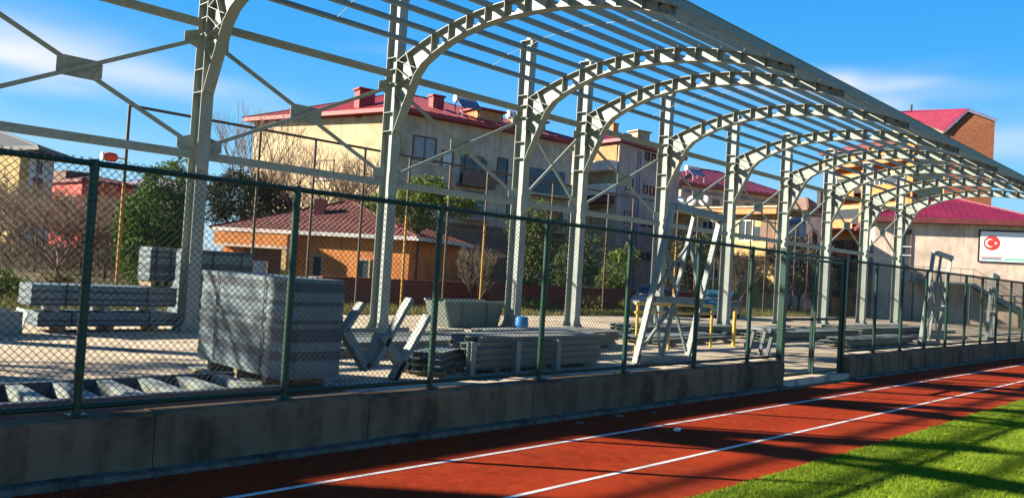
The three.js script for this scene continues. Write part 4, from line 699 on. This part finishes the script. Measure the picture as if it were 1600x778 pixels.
//==GREEN
// ---------------------------------------------------------------- trees, shrubs
const leafM = leafMat();
function crownMesh(t, blobs, n, size, dark, light, seed, name = 'crown', flat = 0) {
  const r = rng(seed), P = new Float32Array(n * 18), Cc = new Float32Array(n * 18), o = worldOffset(t), vol = blobs.map((b) => b[3] * b[4] * b[5]), sum = vol.reduce((a, b) => a + b, 0);
  const q = new THREE.Quaternion(), e = new THREE.Euler(), a = V(0, 0, 0), c = V(0, 0, 0); let k = 0;
  while (k < n) {
    let p = r() * sum, i = 0; while (p > vol[i]) p -= vol[i++];
    const b = blobs[i], cl = V(r() * 2 - 1, r() * 2 - 1, r() * 2 - 1); if (cl.lengthSq() > 1) continue;
    cl.multiplyScalar(0.55 + 0.45 / Math.max(0.45, cl.length())); if (cl.length() > 1.08) cl.setLength(0.7 + 0.35 * r());
    const x0 = b[0] + cl.x * b[3], y0 = b[1] + cl.y * b[4], z0 = b[2] + cl.z * b[5], m = 7 + Math.floor(r() * 6), tone = r(), cs = size * (2.0 + 2.2 * r());
    for (let j = 0; j < m && k < n; j++, k++) {
      const x = x0 + (r() + r() - 1) * cs, y = y0 + (r() + r() - 1) * cs * 0.8, z = z0 + (r() + r() - 1) * cs, s = size * (0.6 + 0.8 * r());
      q.setFromEuler(e.set((r() - 0.5) * (flat ? 1.4 : 3.1), r() * 6.28, (r() - 0.5) * (flat ? 1.4 : 3.1)));
      const C4 = [[-s, 0], [0, -s * 0.45], [s, 0], [0, s * 0.45]].map(([u, v]) => { a.set(u, 0, v).applyQuaternion(q); return [x + a.x - o.x, y + a.y - o.y, z + a.z - o.z]; });
      const col = mix(dark, light, Math.min(1, Math.max(0, 0.5 * tone + 0.5 * r())));
      [0, 1, 2, 0, 2, 3].forEach((v, w) => { P.set(C4[v], k * 18 + w * 3); Cc.set(col, k * 18 + w * 3); });
    }
  }
  const gg = new THREE.BufferGeometry(); gg.setAttribute('position', new THREE.BufferAttribute(P, 3)); gg.setAttribute('color', new THREE.BufferAttribute(Cc, 3)); gg.computeVertexNormals();
  const m = new THREE.Mesh(gg, leafM); m.name = name; m.castShadow = m.receiveShadow = true; t.add(m); return m;
}
function limbs(b, p, d, len, rad, depth, r, opt) {
  const { spread = 0.55, up = 0.12, kids = 3, minR = 0.004, seg = 2 } = opt; let a = V(...p), dir = d.clone();
  for (let i = 0; i < seg; i++) {
    const n = dir.clone().add(V((r() - 0.5) * 0.35, (r() - 0.5) * 0.2 + up * 0.5, (r() - 0.5) * 0.35)).normalize(), e = a.clone().addScaledVector(n, len / seg), r0 = rad * (1 - 0.3 * i / seg), r1 = rad * (1 - 0.3 * (i + 1) / seg);
    b.cyl(a.toArray(), e.toArray(), Math.max(minR, r0), Math.max(minR * 0.8, r1), depth > 2 ? 7 : depth > 0 ? 4 : 3, true); a = e; dir = n;
    if (depth > 0 && i < seg - 1 && r() < 0.75) { const s = V(r() - 0.5, r() * 0.5, r() - 0.5).normalize(); limbs(b, a.toArray(), dir.clone().multiplyScalar(0.6).add(s.multiplyScalar(spread * 1.3)).normalize(), len * 0.62, rad * 0.5, depth - 1, r, opt); }
  }
  if (depth > 0) for (let k = 0; k < kids; k++) { const az = (k + r() * 0.8) / kids * 6.28, s = V(Math.cos(az), (r() - 0.3) * 0.5, Math.sin(az)); limbs(b, a.toArray(), dir.clone().add(s.multiplyScalar(spread * (0.7 + 0.7 * r()))).add(V(0, up, 0)).normalize(), len * (0.62 + 0.22 * r()), rad * 0.62, depth - 1, r, opt); }
}
const GD = [0.010, 0.026, 0.005], GL = [0.12, 0.215, 0.015], GM = [0.22, 0.29, 0.018], OL = [0.10, 0.095, 0.025];
function leafy(name, label, x, z, trunkH, tr, blobs, n, size, dark, light, seed, cat = 'tree') {
  const t = thing(name, label, cat, [x, 0, z]), r = rng(seed), b = g(); b.cyl([x, -0.05, z], [x + 0.06, trunkH, z], tr, tr * 0.6, 9, true);
  for (const q of blobs) { const c = V(x + q[0], q[1], z + q[2]); b.cyl([x + 0.05, trunkH * 0.85, z], c.toArray(), tr * 0.5, tr * 0.12, 6, true); }
  b.mesh('trunk', M.bark, t); crownMesh(t, blobs.map((q) => [x + q[0], q[1], z + q[2], q[3], q[4], q[5]]), n, size, dark, light, seed); return t;
}
leafy('evergreen_tree', 'dense bright green evergreen left of the first column, behind the sheet packs', 13.4, -34.5, 1.2, 0.16, [[0, 1.7, 0, 1.5, 1.5, 1.5], [0.15, 3.2, 0, 1.5, 1.3, 1.5], [0.4, 4.5, 0.1, 1.0, 1.1, 1.0], [1.0, 5.3, 0.2, 0.5, 0.7, 0.5], [-0.9, 2.6, -0.5, 0.7, 1.3, 0.7], [0.8, 2.4, 0.6, 0.8, 1.2, 0.8], [-0.45, 4.6, -0.2, 0.5, 0.8, 0.5]], 21000, 0.068, GD, GL, 201);
leafy('evergreen_tree', 'very dark evergreen just right of the first column above the guardhouse roof', 22.5, -45.2, 3.2, 0.22, [[0, 5.2, 0, 2.0, 1.4, 2.0], [-1.3, 4.8, -0.9, 1.2, 1.3, 1.2], [1.3, 5.0, 1.1, 1.4, 1.1, 1.4], [0.2, 6.3, 0.1, 1.3, 0.8, 1.3], [1.9, 4.2, 1.8, 1.0, 1.0, 1.0]], 13000, 0.085, [0.006, 0.016, 0.007], [0.035, 0.06, 0.016], 202);
leafy('pine_tree', 'spreading yellow green pine right of the second column before the flats', 23.4, -29.4, 4.0, 0.13, [[0, 5.0, 0, 1.3, 0.55, 1.3], [-1.1, 4.6, -1.0, 1.0, 0.5, 1.0], [1.1, 4.75, 1.2, 1.1, 0.5, 1.1], [0.3, 5.6, 0.1, 0.9, 0.4, 0.9], [-0.3, 4.0, 0.2, 0.8, 0.5, 0.8]], 6500, 0.085, GD, GM, 203);
leafy('evergreen_tree', 'tall dark green conifer between the third and fourth columns', 29.8, -28.0, 1.4, 0.14, [[0, 1.8, 0, 1.2, 1.5, 1.2], [0, 3.4, 0, 1.15, 1.3, 1.15], [0.1, 4.7, 0.1, 0.9, 0.9, 0.9], [0.8, 3.9, 0.8, 0.7, 0.9, 0.7], [-0.7, 4.2, -0.6, 0.6, 0.8, 0.6]], 9000, 0.075, GD, [0.15, 0.20, 0.02], 204);
leafy('evergreen_tree', 'round dark shrub-like tree right of the fourth column', 34.4, -29.0, 1.0, 0.12, [[0, 2.2, 0, 1.1, 1.9, 1.1], [0.7, 3.0, 0.6, 0.9, 1.2, 0.9], [-0.6, 1.6, -0.4, 0.8, 1.3, 0.8]], 6500, 0.075, GD, [0.08, 0.14, 0.02], 205);
leafy('evergreen_tree', 'low green tree left of the fifth column before the grey pink flats', 37.8, -28.6, 1.0, 0.1, [[0, 2.2, 0, 0.95, 1.3, 0.95], [0.5, 3.1, 0.4, 0.65, 0.8, 0.65], [-0.4, 1.5, -0.3, 0.7, 1.0, 0.7]], 4500, 0.08, GD, GM, 206);
leafy('evergreen_tree', 'dark olive tree behind the top of the leaning trestle', 46.0, -28.6, 1.6, 0.14, [[0, 3.4, 0, 1.5, 1.6, 1.5], [0.9, 4.4, 0.8, 1.0, 1.0, 1.0], [-0.9, 2.6, -0.8, 1.2, 1.4, 1.2]], 5500, 0.1, GD, OL, 207);
leafy('olive_tree', 'brown green tree between the sixth and seventh columns', 56.4, -26.6, 1.6, 0.15, [[0, 3.8, 0, 1.9, 1.9, 1.9], [-1.0, 2.6, -0.8, 1.3, 1.4, 1.3], [1.2, 3.0, 1.0, 1.4, 1.5, 1.4]], 5500, 0.11, [0.03, 0.025, 0.012], [0.13, 0.10, 0.04], 208);
leafy('olive_tree', 'dark tree seen through the gate beside the seventh column', 62.4, -26.2, 1.6, 0.15, [[0, 3.0, 0, 1.8, 1.7, 1.8], [-1.2, 2.2, -0.8, 1.3, 1.3, 1.3], [1.3, 3.6, 1.0, 1.3, 1.3, 1.3]], 5000, 0.11, [0.012, 0.02, 0.01], [0.07, 0.065, 0.03], 209);
leafy('pine_tree', 'tall bare-stemmed pine outside the frame to the left', -5.5, -21.8, 5.8, 0.17, [[0, 6.9, 0, 1.6, 0.9, 1.6], [0.9, 6.7, -0.8, 0.9, 0.7, 0.9], [-0.9, 7.3, 0.8, 1.0, 0.8, 1.0], [0.2, 8.0, 0.1, 0.8, 0.6, 0.8]], 2300, 0.085, GD, GL, 210);
function shrub(label, x, z, w, h, n, size, dark, light, seed, group) { const t = thing('shrub', label, 'shrub', [x, 0, z], group), b = g(), r = rng(seed); for (let k = 0; k < 7; k++) b.cyl([x + (r() - 0.5) * 0.2, 0, z + (r() - 0.5) * 0.2], [x + (r() - 0.5) * w, h * 0.8, z + (r() - 0.5) * w], 0.018, 0.006, 5, true); b.mesh('stem', M.bark, t); crownMesh(t, [[x, h * 0.5, z, w * 0.5, h * 0.5, w * 0.5], [x + w * 0.3, h * 0.4, z - w * 0.2, w * 0.4, h * 0.4, w * 0.4]], n, size, dark, light, seed, 'foliage'); return t; }
shrub('low olive green shrub at far left behind the steel tray', 6.4, -28.6, 1.5, 1.0, 1800, 0.06, GD, GM, 221); shrub('low yellowish shrub beside the long sheet pile at far left', 7.9, -27.6, 1.5, 0.9, 1800, 0.06, [0.05, 0.04, 0.012], [0.16, 0.13, 0.04], 222);
shrub('low green shrub before the brick wall near the third column', 26.6, -24.9, 1.4, 0.7, 1500, 0.06, GD, GM, 223); shrub('yellow tipped shrub before the brick wall between columns', 31.6, -25.2, 1.5, 0.9, 1500, 0.06, OL, [0.22, 0.16, 0.03], 224); shrub('green shrub by the brick wall left of the trestle', 34.6, -25.0, 1.3, 0.75, 1500, 0.06, GD, GM, 225); shrub('rusty brown shrub by the brick wall behind the trestle', 38.2, -24.8, 1.6, 1.0, 1500, 0.06, [0.08, 0.04, 0.015], [0.2, 0.11, 0.03], 226);
function bare(label, x, z, H, rad, seed, opt, m = M.twig, lean = [0, 0], depth = 5) {
  const t = thing('bare_tree', label, 'tree', [x, 0, z]), r = rng(seed), th = H * (opt.trunk ?? 0.22), b = g(); b.cyl([x, -0.05, z], [x + lean[0] * th, th, z + lean[1] * th], rad, rad * 0.75, 9, true); b.mesh('trunk', M.bark, t);
  const c = g(), n = opt.main ?? 4; for (let k = 0; k < n; k++) { const az = (k + 0.5 * r()) / n * 6.28; limbs(c, [x + lean[0] * th, th * (0.9 + 0.08 * r()), z + lean[1] * th], V(Math.cos(az) * (opt.open ?? 0.7), 0.9 + 0.4 * r(), Math.sin(az) * (opt.open ?? 0.7)).normalize(), H * 0.27, rad * 0.55, depth, r, opt); }
  c.mesh('branches', m, t); return t;
}
bare('large leafless tree spreading its branches across the cream flats', 27.2, -43.8, 9.6, 0.2, 301, { kids: 3, spread: 0.62, up: 0.1, main: 5, minR: 0.011, open: 1.1, trunk: 0.16 }, M.dtwig);
bare('slender leafless tree rising between the first column and the flats', 24.3, -47.5, 10.8, 0.13, 302, { kids: 3, spread: 0.42, up: 0.2, main: 3, minR: 0.01, open: 0.5, trunk: 0.3 }, M.dtwig, [0, 0], 4);
[[11.3, -39.9, 4.6, 'dark little bare tree with two stems at far left'], [11.4, -48.3, 5.6, 'reddish bare tree at the left edge before the yellow block'], [14.1, -54.2, 6.4, 'bushy bare tree below the yellow block'], [16.3, -53.0, 6.0, 'pale brown bare tree left of the first fence post'], [16.1, -48.2, 5.0, 'low spreading bare tree behind the first fence post'], [19.1, -54.8, 6.6, 'bare tree beside the ochre pipe post at left'], [15.5, -62.7, 7.6, 'tall bare tree farther back at left'], [19.2, -60.6, 7.0, 'bare tree far back below the red house'], [12.6, -57.5, 6.8, 'bare tree far left beneath the yellow facade']].forEach(([x, z, H, l], i) => bare(l, x, z, H, 0.09, 310 + i, { kids: 3, spread: 0.75, up: 0.08, main: 5, minR: 0.012, open: 1.2, trunk: 0.16 }, i === 0 ? M.dtwig : M.twig, [0, 0], 4));
bare('dry leafless bush behind the skip', 24.3, -26.0, 3.4, 0.05, 331, { kids: 3, spread: 0.5, up: 0.25, main: 6, minR: 0.008, open: 0.6, trunk: 0.06 }, M.twig, [0, 0], 4);
bare('bare bush in front of the low cream house', 50.5, -27.6, 5.0, 0.08, 332, { kids: 3, spread: 0.6, up: 0.15, main: 5, minR: 0.012, open: 0.8, trunk: 0.12 }, M.twig, [0, 0], 4);
bare('bare brown tree before the small white house', 64.0, -29.5, 7.0, 0.12, 333, { kids: 3, spread: 0.6, up: 0.15, main: 5, minR: 0.016, open: 0.9, trunk: 0.16 }, M.twig, [0, 0], 4);
{ // thicket of twigs below the bare trees
  const t = g(), r = rng(340); for (let k = 0; k < 5200; k++) { const u = r(), x = 8 + 14 * u, z = -44 - 24 * r(), h = 0.6 + 2.2 * r() * r(); const y = r() * 1.4; t.cyl([x, y, z], [x + (r() - 0.5) * 0.9, y + h * 0.7, z + (r() - 0.5) * 0.9], 0.016, 0.006, 3, true); }
  const m = t.mesh('thicket', M.twig); tag(m, 'brown leafless thicket beneath the bare trees at left', 'thicket', null, 'stuff');
}
{ // rough grass along the back
  const N = 26000, r = rng(350), gg = new THREE.BufferGeometry(), P = []; for (let b = 0; b < 6; b++) { const a = r() * 6.28, ox = (r() - 0.5) * 0.2, oz = (r() - 0.5) * 0.2, h = 0.12 + 0.16 * r(); P.push(ox - 0.012 * Math.cos(a), 0, oz - 0.012 * Math.sin(a), ox + 0.012 * Math.cos(a), 0, oz + 0.012 * Math.sin(a), ox + (r() - 0.5) * 0.12, h, oz + (r() - 0.5) * 0.12); }
  gg.setAttribute('position', new THREE.Float32BufferAttribute(P, 3)); gg.computeVertexNormals();
  const im = new THREE.InstancedMesh(gg, new THREE.MeshPhysicalMaterial({ color: 0xffffff, roughness: 0.9, side: THREE.DoubleSide, transmission: 0.2, thickness: 0 }), N), m4 = new THREE.Matrix4(), q = new THREE.Quaternion(), c = new THREE.Color();
  for (let k = 0; k < N; k++) { const s = 0.7 + 0.9 * r(); m4.compose(V(-6 + 60 * r(), 0, -22.1 - 20 * r() * r()), q.setFromAxisAngle(V(0, 1, 0), r() * 6.28), V(s, s, s)); im.setMatrixAt(k, m4); const w = r(); im.setColorAt(k, c.setRGB(0.10 + 0.1 * w, 0.12 + 0.04 * w, 0.03)); }
  im.name = 'rough_grass'; im.castShadow = im.receiveShadow = true; scene.add(im); tag(im, 'rough yellowish grass along the back of the concrete slab', 'grass', null, 'stuff');
}

// ---------------------------------------------------------------- cars
function car(label, x, z, turn, body, group) {
  const t = thing('parked_car', label, 'car', [0, 0, 0], group), m = new THREE.Matrix4().makeTranslation(0, 0, -0.8);
  const s = new THREE.Shape(); s.moveTo(-2.1, 0.3); s.lineTo(-2.12, 0.72); s.quadraticCurveTo(-2.0, 0.92, -1.5, 0.95); s.lineTo(2.0, 0.98); s.quadraticCurveTo(2.15, 0.9, 2.12, 0.5); s.lineTo(2.05, 0.28);
  s.lineTo(1.62, 0.28); s.absarc(1.28, 0.3, 0.35, 0, Math.PI, false); s.lineTo(-1.0, 0.28); s.absarc(-1.33, 0.3, 0.35, 0, Math.PI, false); s.lineTo(-2.1, 0.3);
  g().add(new THREE.ExtrudeGeometry(s, { depth: 1.6, bevelEnabled: true, bevelThickness: 0.06, bevelSize: 0.05, bevelSegments: 2, curveSegments: 8 }), m).mesh('body', body, t);
  const c = new THREE.Shape(); c.moveTo(-1.15, 0.96); c.quadraticCurveTo(-0.6, 1.42, -0.3, 1.45); c.lineTo(0.9, 1.45); c.quadraticCurveTo(1.5, 1.3, 1.8, 0.97);
  const cb = g().add(new THREE.ExtrudeGeometry(c, { depth: 1.34, bevelEnabled: true, bevelThickness: 0.08, bevelSize: 0.03, bevelSegments: 2, curveSegments: 8 }), new THREE.Matrix4().makeTranslation(0, 0, -0.67)).mesh('cabin', body, t);
  for (const q of [-1, 1]) { const w = new THREE.Shape(); w.moveTo(-0.92, 1.0); w.quadraticCurveTo(-0.55, 1.34, -0.28, 1.37); w.lineTo(0.85, 1.37); w.quadraticCurveTo(1.2, 1.28, 1.5, 1.0); g().add(new THREE.ExtrudeGeometry(w, { depth: 0.01, bevelEnabled: false, curveSegments: 6 }), new THREE.Matrix4().makeTranslation(0, 0, q * 0.756 - 0.005)).mesh('side_window', M.glass, cb); }
  g().bar([-1.2, 0.99, 0], [-0.48, 1.42, 0], 1.2, 0.02, V(-0.5, 1, 0)).mesh('windscreen', M.glassL, cb); g().bar([1.78, 1.0, 0], [1.2, 1.41, 0], 1.2, 0.02, V(0.5, 1, 0)).mesh('rear_window', M.glass, cb);
  for (const wx of [-1.33, 1.28]) for (const q of [-1, 1]) { const w = g().cyl([wx, 0.31, q * 0.66], [wx, 0.31, q * 0.86], 0.31, 0.31, 18).mesh('wheel', M.tyre, t); g().cyl([wx, 0.31, q * 0.862], [wx, 0.31, q * 0.872], 0.2, 0.2, 14).mesh('rim', M.galv, w); }
  for (const q of [-0.58, 0.58]) { g().box(-2.16, 0.7, q, 0.05, 0.14, 0.32).mesh('headlight', M.white, t); g().box(2.17, 0.72, q, 0.05, 0.14, 0.28).mesh('tail_light', M.redp, t); }
  t.position.set(x, 0.02, z); t.rotation.y = turn; return t;
}
car('dark parked car behind the yellow barrier and trestle', 34.4, -23.6, 0.5, M.carDark);
car('blue green parked car between the sixth and seventh columns', 37.6, -21.6, 0.35, M.carBlue);
const wc = car('white car parked far off at the left edge beneath the bare trees', 15.4, -66.0, 0.8, M.carWhite);
const tagCar = (l, p, a) => { const c = move(wc, 'parked_car', l, p, a); return c; };
tagCar('white car parked far off, second from the left edge', [18.6, 0.02, -67.2], 0.7); tagCar('white car parked far off just right of the first fence post', [21.6, 0.02, -66.5], 0.9);
renderer.setSize(1024, 497);
renderer.render(scene, camera);
